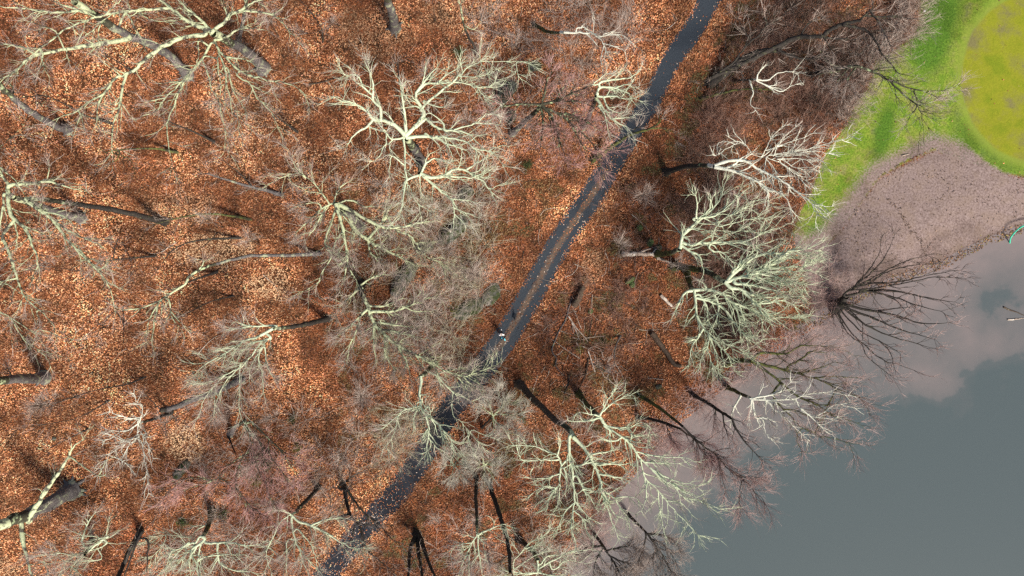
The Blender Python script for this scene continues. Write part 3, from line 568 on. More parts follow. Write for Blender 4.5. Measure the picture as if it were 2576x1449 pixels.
tree((1, 0), 'dead_oak', 'ghostly pale lichen tree with writhing limbs above centre, upper of the touching pair', 'pale', 0.5, '610,1225 560,1140 490,1040',
 '490,1020 560,950 620,870 590,790 560,720 610,640 700,530 745,518;600,830 650,770 760,680 850,610 900,560 970,500 1050,465;560,720 640,630 760,630 870,620 960,640 1030,660 1105,655;1030,660 1080,750;900,575 1020,580 1110,560 1170,600;1050,465 1110,550;1050,465 1250,460 1420,475;1320,475 1325,560;720,630 800,560 900,505;'
 '480,1020 400,940 310,910 240,900 180,830 90,780 0,760 -60,735;300,900 290,810 240,760 230,720 160,650 120,570 20,565;235,740 240,640 205,520 200,470;400,940 350,860 310,840;'
 '460,1040 380,1050 340,1000 280,930;340,1000 340,1070 320,1110 270,1200 220,1220;390,1050 360,1100 420,1180;240,900 200,950 100,1020 30,1110;200,950 330,1000;'
 '470,1060 480,1150 480,1250 490,1350 470,1449 460,1549 440,1639;480,1250 380,1180 360,1330;'
 '490,1040 600,1030 720,1040 780,1080 850,1100 950,1140;720,1030 860,1050 960,1080 1000,1120 1110,1140 1170,1180 1220,1250;1110,1140 1200,1100 1260,1105;780,1040 820,1140 840,1190;640,1010 720,1080 750,1130;'
 '560,960 640,900 700,950 780,980 850,985 960,1010 1010,1060 1060,1110;850,980 960,945 1030,930 1100,930 1160,940;1030,925 1080,870 1140,860;780,980 760,920 680,860 640,860;620,760 700,800 770,810;160,650 100,620;490,1020 480,880 460,740 440,600')
tree((1, 0), 'dead_oak', 'ghostly pale lichen tree with drooping limbs above centre, lower of the touching pair', 'pale', 0.38, '560,1120 590,1220 600,1310',
 '600,1310 640,1230 700,1200 760,1210 860,1250;600,1310 680,1340 780,1320 850,1280 940,1285 1000,1330 1080,1380 1110,1420 1190,1400;940,1285 1040,1220 1110,1170;700,1335 860,1330 980,1340 1060,1310;600,1320 490,1360 470,1449 455,1560;490,1360 500,1440;'
 '620,1330 690,1390 760,1449 830,1509 880,1579 960,1639;830,1500 980,1519;840,1509 850,1629 845,1749;850,1569 1020,1639;845,1600 940,1700;590,1330 600,1440 600,1500;510,1400 530,1449 580,1539 690,1600;580,1539 600,1629;690,1390 680,1500;1000,1330 1110,1300', zc=9)
tree((1, 0), 'red_maple', 'reddish haze crowned maple beside the path, upper middle', 'red', 0.34, '1290,1010 1380,920 1450,860 1510,800',
 '1500,790 1620,760 1750,700 1900,640;1520,800 1590,880 1620,960 1650,1080 1700,1210;1590,900 1640,1000 1640,1150;1560,820 1700,900 1800,990 1880,1070 1930,1140 1940,1240;1930,1130 2060,1130;1520,750 1550,620 1590,540;1510,820 1520,960 1500,1130;1620,850 1780,880 1950,980;1560,840 1600,1050;1700,900 1850,1140;1640,760 1850,780 2000,900;1700,850 1900,920;1500,790 1420,790 1240,800 1130,850;1620,760 1700,620', zc=8, dens=1.75)
tree((1, 0), 'bare_tree', 'pale lichen sprays overhanging the left edge of the path near the red maple', 'pale', 0.3, '1930,720',
 '1950,660 2060,665 2160,700 2190,750;1960,730 2080,730 2130,750 2200,740;1950,625 2040,600 2160,590 2250,540;1930,750 2000,850 2040,900 2130,950 2180,990;2060,665 2150,640 2220,660;1980,740 2020,820 2110,860;2040,900 2200,880;1940,800 1990,870 2010,980;1900,640 1990,560', zc=12, pale=0.3)
tree((1, 0), 'leaning_tree', 'dark mossy trunk arching right across the path', 'moss', 0.26, '1890,1210 1960,1170 2050,1100 2180,1020 2330,970 2400,925', '2330,970 2430,970 2490,1030;2400,925 2420,880;2180,1020 2230,960', zc=5.5, rtop=0.1, dens=0.5, twig='tw_grey')
tree((1, 0), 'bare_tree', 'mossy low bough ending in a bleached hook shaped branch, left of the path at top', 'white', 0.22, '1450,185 1560,240 1680,245', '1680,245 1800,250 1880,250 1940,280 1980,340 2000,400;1770,245 1780,212 1840,210 1900,250;1950,280 2030,240;1980,330 2060,350 2140,385;1980,350 1960,440 1970,520;1900,250 1910,140;1940,280 2100,260 2200,330', zc=6, twig='tw_grey', bark='moss', pale=0.15)
tree((1, 0), 'birch_tree', 'thin smooth grey leaning trunk above the pair of ghostly trees', 'haze', 0.16, '1030,430 1000,340 960,280 925,190 905,80', '905,80 880,-40;925,190 1000,220 1040,180', zc=9, dens=0.7)
tree((2, 0), 'twin_oak', 'black double trunked tree curving from the path toward the green, top right', 'dark', 0.42, '200,640 330,545 480,430 620,385 720,375 780,320 890,280 1040,270 1120,220 1220,180 1350,150',
 '200,600 350,500 430,410 500,320 560,280 640,190 740,140;520,310 480,260 410,130 390,90;1350,140 1400,90 1440,50 1420,-30;1220,190 1320,210 1400,240 1470,330 1500,400 1560,470 1640,560;1470,160 1530,260 1580,380;720,375 800,410 880,440 1020,450;1040,275 1150,290 1300,295;1380,120 1500,125 1600,130 1760,140;890,280 930,200 1020,120;1060,280 1130,380;640,190 600,90', zc=9, rtop=0.16, twig='tw_grey', dens=1.4, lw=1.25)
tree((2, 0), 'bare_tree', 'dark mossy bough reaching over the grass toward the putting green', 'moss', 0.26, '950,570 1130,520 1320,500', '1320,500 1430,540 1560,610 1620,670 1700,740 1770,800 1800,860 1810,930;1560,600 1700,660 1820,690 1930,740;1850,690 1970,680 2080,640;1770,790 1880,770;1770,800 1720,880 1690,940;1320,500 1250,520 1160,620;1300,520 1240,600 1280,690;1200,510 1100,470 1040,400;1180,540 1040,560;1750,690 1770,760', zc=8, twig='tw_grey', limb='lichen_low', dens=1.3, bark='dark')
tree((2, 0), 'dead_tree', 'small bleached Y shaped branches amid brown brush at upper right', 'white', 0.16, '380,610 470,605 560,600', '560,600 640,605 700,560 780,540 860,545;560,610 640,650 740,690 800,660 850,640;570,550 620,500 630,480;510,620 530,700 510,780 550,830;640,650 700,640', zc=4, dens=0.5, twig='tw_grey', bark='brown')
tree((2, 0), 'lichen_tree', 'stark white lichen tree leaning right out of dark brush toward the lawn edge', 'white', 0.34, '-130,1300 0,1262 130,1245 240,1252',
 '240,1250 320,1220 420,1210 480,1220 560,1270 640,1310 720,1350 800,1400 850,1440 930,1499 980,1549 1010,1629;980,1544 1110,1559;980,1549 1050,1619;240,1260 380,1290 480,1330 580,1380 640,1430 740,1455 790,1509 810,1569;330,1270 420,1220 520,1160;520,1160 480,1100 430,1070 320,1070 270,1075;410,1080 340,1120 250,1170;'
 '520,1165 610,1185 680,1170 860,1165 960,1185 1040,1230;680,1165 800,1150 960,1120 1100,1080 1230,1050;860,1160 1000,1140 1100,1160;640,1190 740,1230 830,1290 900,1340 960,1390;630,1200 690,1270 720,1360 740,1440;740,1200 860,1270 980,1280;600,1175 650,1080 690,1010 770,950;650,1130 760,1090 880,1050 990,1000;630,1200 610,1320;800,1270 820,1400;690,1170 740,1060 850,960;960,1120 1050,1070;750,1240 860,1320 930,1400;600,1180 700,1110;720,1200 900,1200 1010,1260;380,1290 375,1320', zc=9, dens=1.1, len=0.9)
tree((2, 1), 'lichen_tree', 'pale green fan crowned tree right of centre, uppermost of the three by the shore', 'fan', 0.36, '-20,430',
 '0,330 60,270 130,210 220,130 280,60 300,0 320,-60;80,200 200,190 280,160 350,100 420,20;0,330 80,280 150,310;140,300 250,290 410,300 520,290;220,370 250,260 350,180 450,130 560,60 640,60;60,400 150,385 280,380 420,380 530,350 640,290 740,270;0,410 60,450 120,480 150,560 155,640;200,420 240,450 310,460 390,540;100,200 110,100 100,20;280,260 400,230 540,200 680,200;380,310 500,250 600,150 690,110;420,380 560,400 700,360;130,210 200,120 210,40;350,180 420,100 410,30;-10,330 40,360 60,400', zc=10)
tree((2, 1), 'lichen_tree', 'pale green brush crowned tree by the shore, its branches reaching farthest over the bare mud', 'fan', 0.4, '-60,560 40,575 180,600 320,680',
 '320,680 450,640 560,610 700,520 800,450 940,430;320,680 360,720 440,740 520,810 600,880 660,960;350,650 450,560 560,480 700,460 860,470 1000,455;560,610 700,640 850,680 930,700;600,590 750,570 900,560 1000,540;700,640 830,730 890,760;440,740 560,780 700,800 860,790;530,840 640,840 760,820 870,880;500,600 650,560 800,500 960,510;640,600 800,600 960,590;450,640 600,660 760,700 900,680;560,640 680,700 760,780;650,650 780,690 900,640;400,690 500,700 640,730 780,760;380,600 460,520 540,440;620,560 720,480 860,440', zc=11, dens=1.7)
tree((2, 1), 'lichen_tree', 'pale green wide crowned tree by the shore, lowest of the three, hanging toward the pond', 'fan', 0.36, '30,590 50,680 75,745',
 '90,740 200,740 300,770 370,830 480,870 560,900 680,940 830,950;90,760 100,850 110,940 160,1030 200,1090 190,1180 220,1300;200,1090 270,1150 340,1240 380,1340;150,1040 100,1120 60,1200 50,1290;130,780 180,860 190,960;240,780 270,880 240,1000;430,860 470,980 520,1060;540,890 590,960 600,1040;300,770 400,800 480,870;190,960 240,1060 330,1150 440,1220;200,1090 250,1220 270,1340;370,830 420,920 430,1040;110,800 230,830 330,900 400,1000 480,1100 560,1150;600,920 720,1000;330,1150 420,1180 560,1280;200,1110 150,1230 120,1330;190,740 150,680;20,760 -40,860 -90,960;480,1100 500,1200', zc=9, dens=1.6)
tree((2, 1), 'willow_tree', 'black many stemmed willow at the muddy waterline, fanning right over the pond', 'willow', 0.55, '1150,880 1190,830 1230,790',
 '1220,770 1310,700 1380,620 1440,540 1500,420;1310,700 1430,600 1520,500 1600,330;1300,720 1450,640 1600,560 1750,500 1850,480;1270,740 1400,690 1600,680 1800,640 2000,600 2100,595;1280,740 1500,720 1750,670 1950,640 2130,655;1260,780 1450,740 1650,755 1850,800 2050,830;1350,740 1550,780 1750,850 1950,900;1240,850 1400,890 1600,930 1800,990 2020,990;1250,880 1450,960 1650,1040 1900,1110;1230,890 1380,1000 1550,1080 1750,1140 1900,1180;1200,900 1330,1040 1480,1120 1650,1220;1180,920 1280,1070 1400,1180 1500,1260 1740,1340;1170,920 1240,1060 1350,1150 1400,1250 1590,1400;1150,920 1200,1000 1210,1080;1240,880 1350,980 1360,1110;1130,900 1145,990;1450,900 1600,880 1750,870;1400,690 1550,600 1700,560 1900,540;1550,1080 1650,1060;1480,1120 1560,1200 1600,1330;1440,740 1600,810 1680,900;1220,860 1300,850 1450,880', zc=2.2, lw=0.62, rise=0.42, limb='dark')
tree((2, 1), 'shore_tree', 'mossy olive limbed tree spreading low over the pond edge below the willow', 'moss', 0.34, '330,1290 430,1270 520,1280',
 '520,1280 640,1310 760,1340 900,1380 1040,1420 1200,1470;540,1250 600,1210 760,1220 850,1180 920,1155 1040,1160;800,1310 900,1260 960,1210 1080,1215;850,1370 1000,1340 1150,1280;1000,1400 1150,1390 1300,1400;1040,1420 1200,1500 1340,1560 1400,1640;1000,1819 1120,1850 1260,1899;1100,1680 1250,1720 1350,1760;1040,1160 1200,1180 1300,1240;900,1790 860,1860 900,1960;540,1290 700,1400 860,1539 960,1579 1050,1609 1200,1600;680,1529 760,1639 830,1709 900,1779 1000,1819;860,1539 1000,1600 1120,1680;760,1640 850,1650 980,1700', zc=7, dens=1.1, limb='moss', twig='tw_rose', tw=1.2, len=1.15, pale=0.03)
tree((2, 2), 'lichen_tree', 'small silvery lichen sprays over the pond beneath mossy limbs', 'white', 0.24, '330,20 430,70 510,105', '430,100 380,200 360,280;520,110 620,90 740,60 800,0;520,115 700,120 850,110 950,80;530,150 550,250 600,260 620,350 660,420;600,250 690,280 720,320;700,130 740,230 800,300;520,110 510,190 500,290;620,110 700,200 790,200;850,110 900,200 1000,250 1150,260;900,190 1050,330 1150,400;1000,250 1150,160 1300,180;750,240 860,340 950,420;950,80 1100,60 1250,90', zc=8, bark='moss', dens=1.2, pale=0.25)
tree((2, 2), 'bare_tree', 'slim black trunk leaning toward the pond below the mossy tree', 'dark', 0.22, '60,70 200,150 290,210 370,260', '370,260 410,350 480,450 600,570;300,220 320,330 350,420;250,200 230,320;370,260 450,290;230,170 240,240', zc=9, twig='tw_rose', dens=1.4, tw=1.2, len=1.25, pale=0.03)
tree((1, 2), 'bare_tree', 'long thin dark trunk with rusty twigs reaching out over open water', 'brown', 0.22, '2240,80 2400,180 2576,320', '2576,320 2676,420 2776,500 2846,560 2926,640 3026,720 3126,820 3180,870;2776,500 2900,560;2846,560 2870,680 2900,800;2926,640 3040,700 3120,700;2676,420 2700,560;3026,720 3000,850 3020,960', zc=8, dens=1.9, bark='moss', limb='dark', tw=1.5, len=1.2, twig='tw_rose', pale=0.03)
tree((1, 2), 'bare_tree', 'short dark trunk between two pale trees at the lower shore', 'brown', 0.2, '2230,250 2400,280 2560,340', '2560,340 2660,420 2760,560;2450,300 2500,430', zc=7, dens=3.2, bark='dark', tw=1.6, len=1.2)
tree((1, 2), 'bare_tree', 'dark twiggy tree over the water at the bottom edge, left of the slender one', 'dark', 0.2, '1900,1120 1960,1200 2000,1260', '2000,1260 2060,1350 2110,1449 2150,1560;1980,1230 1920,1330 1900,1449;2030,1300 2160,1360 2260,1449;2000,1260 2100,1230 2200,1220;1970,1220 1860,1230 1780,1290', zc=7, dens=3.2, tw=1.7, twig='tw_grey', len=1.2)
tree((1, 2), 'bare_tree', 'slender dark tree leaning over open water at the bottom edge', 'dark', 0.18, '2160,980 2240,1060 2300,1120', '2300,1120 2380,1230 2450,1340 2510,1470;2340,1170 2440,1220 2520,1330;2380,1230 2350,1340 2380,1449;2300,1120 2280,1240 2240,1330;2300,1130 2420,1140 2540,1200', zc=8, dens=2.6, tw=1.4, twig='tw_grey')
tree((1, 2), 'lichen_tree', 'pale green tree with brown leaning trunk and winding limbs, lower middle right', 'fan', 0.42, '1340,0 1450,110 1600,260 1700,330 1760,400',
 '1740,390 1830,480 1880,560 1920,640 1960,740 1970,800 2060,860 2100,930 2150,1000;1960,800 1990,900 2060,1080 2090,1140;2060,860 2170,850 2240,870;1720,400 1720,560 1740,640 1750,760 1760,880 1750,960 1750,1060 1740,1110;1755,900 1690,960 1650,1050 1620,1110;1760,960 1830,1030 1850,1110;1780,700 1830,800 1880,860 1910,920;'
 '1720,560 1660,620 1650,700 1640,760 1580,830 1540,940;1650,760 1640,860 1620,950;1660,610 1630,540 1560,510 1460,470 1300,460;1640,570 1500,575 1380,580 1335,535;1630,530 1660,430;1640,680 1540,710 1440,715;1600,780 1500,790 1450,820;1900,600 2000,600 2100,605 2180,600;1880,530 1960,520 2100,490;1960,680 2060,700 2160,720;1760,620 1850,600 1960,560;1970,810 2070,990 2160,1020;1760,880 1860,1000 1930,1040;1680,640 1700,740 1690,820;1820,790 1900,810 1960,800', zc=9, bark='brown', dens=1.15, rise=0.2)
tree((1, 2), 'lichen_tree', 'pale green tree at lower right whose long branches trail down over the water', 'fan', 0.36, '1790,70 1850,150 1950,250',
 '1950,240 2000,140 2050,70;1980,200 2100,110 2190,80;1950,245 1830,215 1780,220;1960,260 2010,320 2150,330 2230,310;1990,320 2120,400 2180,450 2220,510 2260,570 2340,640 2420,720 2500,760 2576,850 2700,880 2846,940;2180,330 2260,290 2330,330 2310,400;2020,330 2040,460;2180,440 2190,350;2230,510 2300,530 2420,550 2540,550 2640,570;2280,590 2400,600 2540,600;2340,640 2430,690 2560,740 2700,770;2260,580 2290,700 2390,800 2450,880 2530,970 2600,1040 2690,1140;2390,800 2400,950 2440,1130;2500,760 2600,820 2720,850;2290,700 2300,850 2260,960;2450,880 2560,900 2640,980;1960,250 1880,270 1720,285;2150,330 2210,390 2330,380;2040,70 2070,20;2120,400 2050,430 1960,410', zc=10, bark='moss', dens=1.25, rise=0.2)
tree((1, 2), 'lichen_tree', 'pale lichen crown at the middle of the bottom edge, near the water', 'pale', 0.32, '1340,1170 1440,1260 1480,1330',
 '1480,1420 1380,1430 1280,1440;1300,1400 1300,1340 1360,1270 1420,1200 1560,1150 1730,1090;1400,1240 1500,1200;1300,1400 1450,1300 1560,1260;1480,1400 1600,1330 1720,1270 1890,1240;1600,1400 1700,1330 1820,1350;1480,1420 1600,1449 1760,1449;1380,1430 1250,1410;1500,1360 1560,1300 1680,1290', zc=9, bark='dark', dens=1.3)
tree((1, 2), 'bare_tree', 'dark trunk with slight bend running to bottom edge, right of three neighbours', 'dark', 0.27, '1110,740 1160,880 1200,1000 1240,1130 1270,1280 1270,1420', '1240,1130 1330,1200;1270,1280 1180,1360;1270,1400 1330,1500', twig='tw_grey', zc=15, dens=0.8)
tree((1, 2), 'bare_tree', 'slender trunk with pale forked crown near the bottom edge, below the path bend', 'pale', 0.22, '1020,700 1015,860 1020,1000 1025,1130', '1030,1140 1110,1100 1210,1060;1020,1150 980,1200 930,1250;1040,1160 1080,1200;990,1190 940,1300 900,1400 880,1480;965,1300 960,1440;1070,1200 1090,1300;980,1200 860,1220 820,1290;1030,1150 1040,1300 1060,1440;1000,1180 1010,1320', bark='dark', pale=0.2, dens=1.7, twig='tw_grey')
tree((1, 2), 'triple_trunk_tree', 'black triple trunked tree spreading to the bottom edge', 'dark', 0.4, '572,1130 572,1150 575,1170', '572,1150 590,1300 612,1460 630,1600;560,1150 520,1250 505,1449 490,1600;590,1150 640,1290 700,1440 760,1560', zc=1.2, rise=1.6, lw=1.5, dens=0.3, twig='tw_grey', limb='dark')
tree((1, 2), 'bare_tree', 'dark forked stem just left of the lower path', 'dark', 0.24, '20,765 40,900 70,1000', '40,790 110,900 190,990 290,1060 360,1150 440,1210;-20,775 80,700 200,650;-30,1010 100,1030 180,1060 260,1040;70,1000 140,1080 190,1240 280,1330 380,1400;100,1080 60,1240', zc=8, twig='tw_grey', dens=1.5)
tree((1, 2), 'bare_tree', 'lichen limbs drooping over the lower path from above', 'fan', 0.3, '600,-60',
 '600,0 590,110 620,210 720,290 790,380 830,430 850,510;570,150 545,270;640,250 660,340 650,440 640,530;660,400 740,500;650,340 590,430;580,170 440,220 400,370 340,480;440,230 320,330;720,-60 780,0 840,60 920,100 990,130;840,70 830,150;850,250 900,280 950,340 1000,400 1090,500;960,350 960,420 1000,530;1000,350 1170,415;620,210 660,170 680,260', zc=11, dens=1.4, pale=0.3, lw=0.8)
tree((1, 1), 'bare_tree', 'large grey twigged tree left of the walkers with long limb reaching over the path', 'haze', 0.36, '150,690 150,780',
 '150,760 200,860 240,980 330,1080 420,1150 560,1230 700,1300 760,1340 850,1370 920,1390 1000,1370 1090,1340 1180,1300;780,1350 950,1330;920,1395 990,1460 1060,1500;850,1370 900,1420 960,1500;240,900 400,900 560,840 700,780;200,860 320,860 470,800;150,720 60,800 -40,900;250,1000 240,1120 260,1280;330,1080 330,1220 400,1340;420,1150 500,1300 520,1400;180,900 80,1000 -20,1080;240,980 360,1000 520,1020;300,1040 440,1060 620,1110;150,700 250,640 400,620;560,1230 640,1350;120,1020 60,1180 40,1300;460,860 560,900 680,900;700,1320 750,1440', zc=8, limb='lichen_mid', dens=1.7, rise=0.15, lw=1.15, pale=0.22)
tree((1, 1), 'oak_tree', 'dark mossy limbed oak left of centre with star shaped crown', 'oakd', 0.42, '150,260 60,180 -46,95',
 '100,280 200,360 290,420 460,500 560,560;-40,110 100,280;330,200 350,200 420,290 520,330 570,400 660,500 820,540;-40,90 10,280 40,450 50,560 100,640 120,690;40,560 0,720;0,100 180,200 330,270 480,260 600,230 720,220;-76,90 -176,150 -286,250 -346,320;-126,130 -196,260 -276,370;-36,120 -126,380 -76,480 -156,620 -176,680 -306,760;-186,80 -326,100;-96,80 -156,0 -246,-100 -336,-140 -476,-100 -606,-20;-376,-70;-276,-110 -346,-190 -406,-320;-30,90 60,60 180,110 300,100;-60,90 -20,-20 60,-80;200,360 230,470 330,560;-150,160 -240,130;0,300 -60,420;100,300 80,420', zc=8, dens=1.3, rise=0.12, lw=1.25, limb='lichen_mid', pale=0.25)
tree((0, 1), 'leaning_tree', 'long bowed mossy trunk ending in a hanging lichen tuft, left of centre', 'oak', 0.22, '2420,465 2140,480 1900,480 1760,510 1600,550 1500,590 1420,640', '1420,640 1390,700 1230,800 1190,850 1170,950 1150,1100 1160,1210;1220,820 1215,950;1250,800 1280,830 1290,930 1380,1050;1290,900 1420,1040;1190,850 1130,960 1100,1060;1500,590 1540,520 1480,510;1190,830 1040,880 900,890', zc=9, rtop=0.13, dens=0.9)
tree((0, 1), 'bare_tree', 'dark trunk with downswept silvery lichen fan, lower left of centre', 'haze', 0.32, '2480,955 2300,1000 2180,1020 2060,1030', '2060,1030 1950,1090 1830,1130 1700,1220 1600,1270 1500,1340;2040,1110 1900,1140 1820,1200;1960,1150 1900,1230 1820,1320 1700,1380 1560,1449;2000,1160 1960,1200 1950,1300;2080,1010 1900,1010 1780,980;1900,1010 1700,1050;1700,1380 1630,1449 1540,1569 1500,1689;1800,1330 1690,1449 1610,1649;1810,1300 1810,1449 1800,1599 1830,1709 1850,1780;1980,1180 1900,1300 1880,1420;2000,1180 2010,1300 2060,1400;1950,1250 1980,1400 1990,1520;1620,1519 1615,1699', zc=9, limb='lichen_full', pale=0.25, dens=1.6, rise=0.15)
tree((0, 2), 'bare_tree', 'broken grey trunk with blunt black fork and a stub, lower left', 'dark', 0.34, '1830,-40 1650,50 1480,110 1290,185 1210,195', '1210,190 1170,150 1120,95;1300,220 1200,250 1100,290', zc=7, rtop=0.3, bark='grey', dens=0.3, twig='tw_grey')
tree((0, 2), 'dead_tree', 'chalk white lichen sprays beside a pale leaf patch, lower left', 'white', 0.22, '1290,215 1150,270 1050,290', '1050,260 1040,330 1040,400;1045,300 1070,230 1075,160;1040,260 940,250 830,205;1040,380 950,430 860,400 800,380;1040,400 960,440 830,530 790,610 740,690;1050,400 970,470 920,570;1070,440 1085,560 1110,680 1120,820;1060,360 1120,460 1155,555;880,555 940,600 1000,645;1030,130 1010,70;860,400 780,430;1040,300 960,350 830,360', zc=6, bark='dark', twig='tw_grey', dens=1.7, pale=0.15)
tree((0, 2), 'oak_tree', 'massive grey trunk with flared root and bent lichen bough, bottom left corner', 'oak', 0.85, '560,790 450,860 200,985 -60,1080', '220,1040 240,980 320,850 400,730 470,630 520,545 550,480 650,405;530,550 640,630 740,690 800,580;740,690 795,690;160,1040 170,1180 200,1300 240,1449 250,1560', zc=9, lw=1.2, dens=0.35)
tree((0, 2), 'mossy_tree', 'bright green lichen tuft of a tree on the bottom edge, left of centre', 'pale', 0.34, '1600,960 1570,1080 1530,1150', '1560,1065 1500,1090 1440,1150;1430,1160 1300,1140 1200,1150 1120,1170;1250,1170 1200,1250 1150,1300 1130,1360;1500,1160 1460,1230 1400,1290 1370,1370;1540,1180 1440,1260 1480,1350 1500,1440 1510,1500;1450,1200 1350,1240 1280,1290 1250,1440;1560,1200 1650,1200 1780,1200 1830,1220 1930,1215 2030,1240 2070,1270;1540,1310 1680,1290 1830,1290;1640,1230 1660,1350 1760,1400 1940,1430;1400,1290 1330,1340;1490,1320 1520,1449;1480,1230 1430,1330 1440,1449;1520,1200 1500,1290 1530,1400;1420,1200 1310,1310 1240,1400', zc=8, limb='lichen_full', bark='moss', dens=1.5)
tree((0, 2), 'bare_tree', 'grey feathery crown on the bottom edge, between mossy trunk and black double trunk', 'haze', 0.22, '700,1180 640,1290', '820,1150 720,1220 620,1300 540,1380 530,1460;800,1210 650,1270;760,1320 570,1340 470,1340 350,1360;330,1340 370,1449;540,1380 620,1440;600,1310 480,1280 330,1290;620,1190 660,1060 715,970;500,1340 440,1449', zc=7, limb='lichen_full', dens=1.7, pale=0.2)
tree((0, 2), 'twin_trunk_tree', 'black double trunk running down to the bottom edge at left', 'dark', 0.3, '1065,1105 980,1250 900,1440 860,1540', '1070,1110 1000,1280 940,1449 900,1560;1110,1180 1112,1320 1110,1460', zc=14, dens=0.4, twig='tw_grey')
tree((0, 2), 'bare_tree', 'white speckled limbs fanning from a knot at bottom, left of the lower path end', 'haze', 0.26, '2200,985', '2200,990 2260,1040 2360,1070 2470,1130 2576,1200 2700,1250;2360,1060 2470,1020 2576,1010;2200,1010 2210,1120 2250,1230 2330,1330 2440,1449;2250,1100 2340,1210 2380,1290 2390,1380;2170,1000 2165,1110;2170,1180 2160,1300 2165,1430;2170,1000 2110,1050 2060,1160 2010,1300 2050,1440;2190,980 2120,950 2100,1000;2250,1230 2300,1360 2330,1449', zc=9, limb='lichen_full', dens=1.2, pale=0.2)
tree((0, 2), 'red_maple', 'pinkish twigged tree with drooping lichen branches, bottom, left of lower path', 'red', 0.26, '1740,380 1780,320 1850,280', '1850,270 1870,350 1960,440 1990,560 2050,680;1900,290 1990,380 2100,480 2180,530 2280,560;1880,370 1900,500 1910,620;1850,530 1690,650 1630,720 1440,710 1330,750 1260,820;1720,750 1790,840;1580,740 1370,810;1960,440 2100,620 2200,760;1910,500 1960,680 2030,740;1990,560 2020,800 2100,950;1870,500 1800,640 1780,780 1850,900;2100,480 2250,700;1780,780 1900,930 2040,1020', zc=9, dens=1.5)
for lab, tk, lb in [('round pale twig haze of a small tree right of the lower path, uppermost of three', '1060,330 1110,280 1150,240', '1150,240 1220,160 1280,140;1150,240 1210,155 1180,60;1145,260 1220,340 1290,380;1150,240 1070,180;1150,250 1150,340;1160,230 1290,230 1360,220;1140,230 1100,120'),
                    ('pale twig haze of a small tree at the right edge of the lower path', '800,560 830,590 850,610', '850,610 900,540;850,610 930,600;850,610 900,680;850,610 800,540;850,610 780,620;850,610 830,690'),
                    ('pale twig haze of a small tree above two dark trunks, right of the lower path', '1040,570 1060,590 1080,610', '1080,610 1150,560;1080,610 1180,620;1080,610 1140,690;1080,610 1010,560;1080,610 1000,640;1080,610 1060,500;1080,610 1080,700')]:
    tree((1, 2), 'bare_tree', lab, 'haze', 0.14, tk, lb, zc=4, twig='tw_pale', dens=2.4, tw=1.4, limb='lichen_mid')
# slim stems
SAP = 'slim stems among the leaf litter'
def sapling(tile, label, base_to_top, r=0.09, limbs='', style='dark', zc=3.5, **k):
    kw = dict(twig='tw_grey', dens=1.0, tw=0.7); kw.update(k)
    tree(tile, 'sapling', label, style, r, base_to_top, limbs, zc=zc, group=SAP, cat='sapling', rtop=r * 0.4, **kw)
sapling((0, 0), 'slim black sapling arching left below the big oak limbs, its tip turning up', '860,935 640,870 500,790 340,725 180,735', 0.11)
sapling((0, 0), 'slim dark sapling under the longest pale oak limb, top left', '1030,560 850,440 780,400 700,330', 0.09)
sapling((0, 0), 'dark diagonal stem below the hanging oak limb tips, top left', '1630,1075 1430,980 1280,920 1220,880', 0.12)
sapling((0, 0), 'greyish bent stem with green lichen top beneath the oak at top left', '1350,1150 1140,1120 900,1130 800,1150', 0.14, '900,1130 890,1200 800,1240;850,1150 990,1210 1020,1300;800,1150 690,1100', 'moss')
sapling((0, 0), 'thin dark stem right of the oak limb tips, nearer the ghostly pale trees', '2250,1000 2100,890 2000,800', 0.11)
sapling((0, 0), 'grey stem pointing up left above the star crowned oak', '2130,1470 1900,1410 1690,1350 1560,1310', 0.2, bark='grey')
sapling((0, 0), 'thin stem above the star crowned oak, crossing a grey stem', '1910,1420 1800,1300 1680,1210', 0.08)
sapling((0, 0), 'twiggy black sapling near the top edge between the oak and the mossy trunk', '2440,330 2420,200 2320,60 2260,0', 0.07, '2380,140 2440,60;2420,230 2260,260')
sapling((0, 1), 'upper of two black bowed stems sweeping left, left of centre', '1900,210 1750,180 1560,165 1370,190 1180,240', 0.14, bark='moss')
sapling((0, 1), 'lower of two black bowed stems sweeping left, left of centre', '1830,345 1600,355 1430,380 1300,440 1230,530', 0.13)
sapling((0, 1), 'dark level stem below the bowed stems at left', '1190,480 980,500 780,525 700,560', 0.11, '890,360 960,450 1000,590')
sapling((0, 1), 'dark slanting stem beside the long bowed mossy trunk', '1650,600 1420,680 1250,790', 0.14)
sapling((0, 1), 'faint thin stem near the reddish bare hollow, left of centre', '1780,780 1580,830 1370,935 1220,955', 0.08)
sapling((0, 1), 'upright looking thin black stem at left between lichen sprays', '925,860 935,1000 930,1150', 0.06, '870,900 770,1020 720,1100')
sapling((0, 1), 'long faint stem above the lower left grey trunk', '1110,1390 960,1449 700,1500 400,1600', 0.08)
sapling((0, 2), 'very long thin stem running toward the chalk white dead tree', '850,110 600,250 420,290 200,330', 0.06)
sapling((0, 2), 'thin stem parallel to the bent lichen bough at bottom left', '680,330 500,420 380,480', 0.08)
sapling((0, 2), 'short dark mossy stem below the pale leaf patch', '1720,390 1750,460 1780,530', 0.12)
sapling((1, 0), 'dark stem running up the page into the ghostly pale tree', '480,900 465,760 440,600 420,480', 0.13)
sapling((1, 1), 'lilac grey bent stem among fallen branches right of the path', '2110,1080 2075,1150 2060,1230 2055,1330', 0.09, bark='grey')
sapling((2, 0), 'dark mossy level stem below the black double trunked tree', '130,750 300,700 500,670 680,680', 0.16, style='moss')
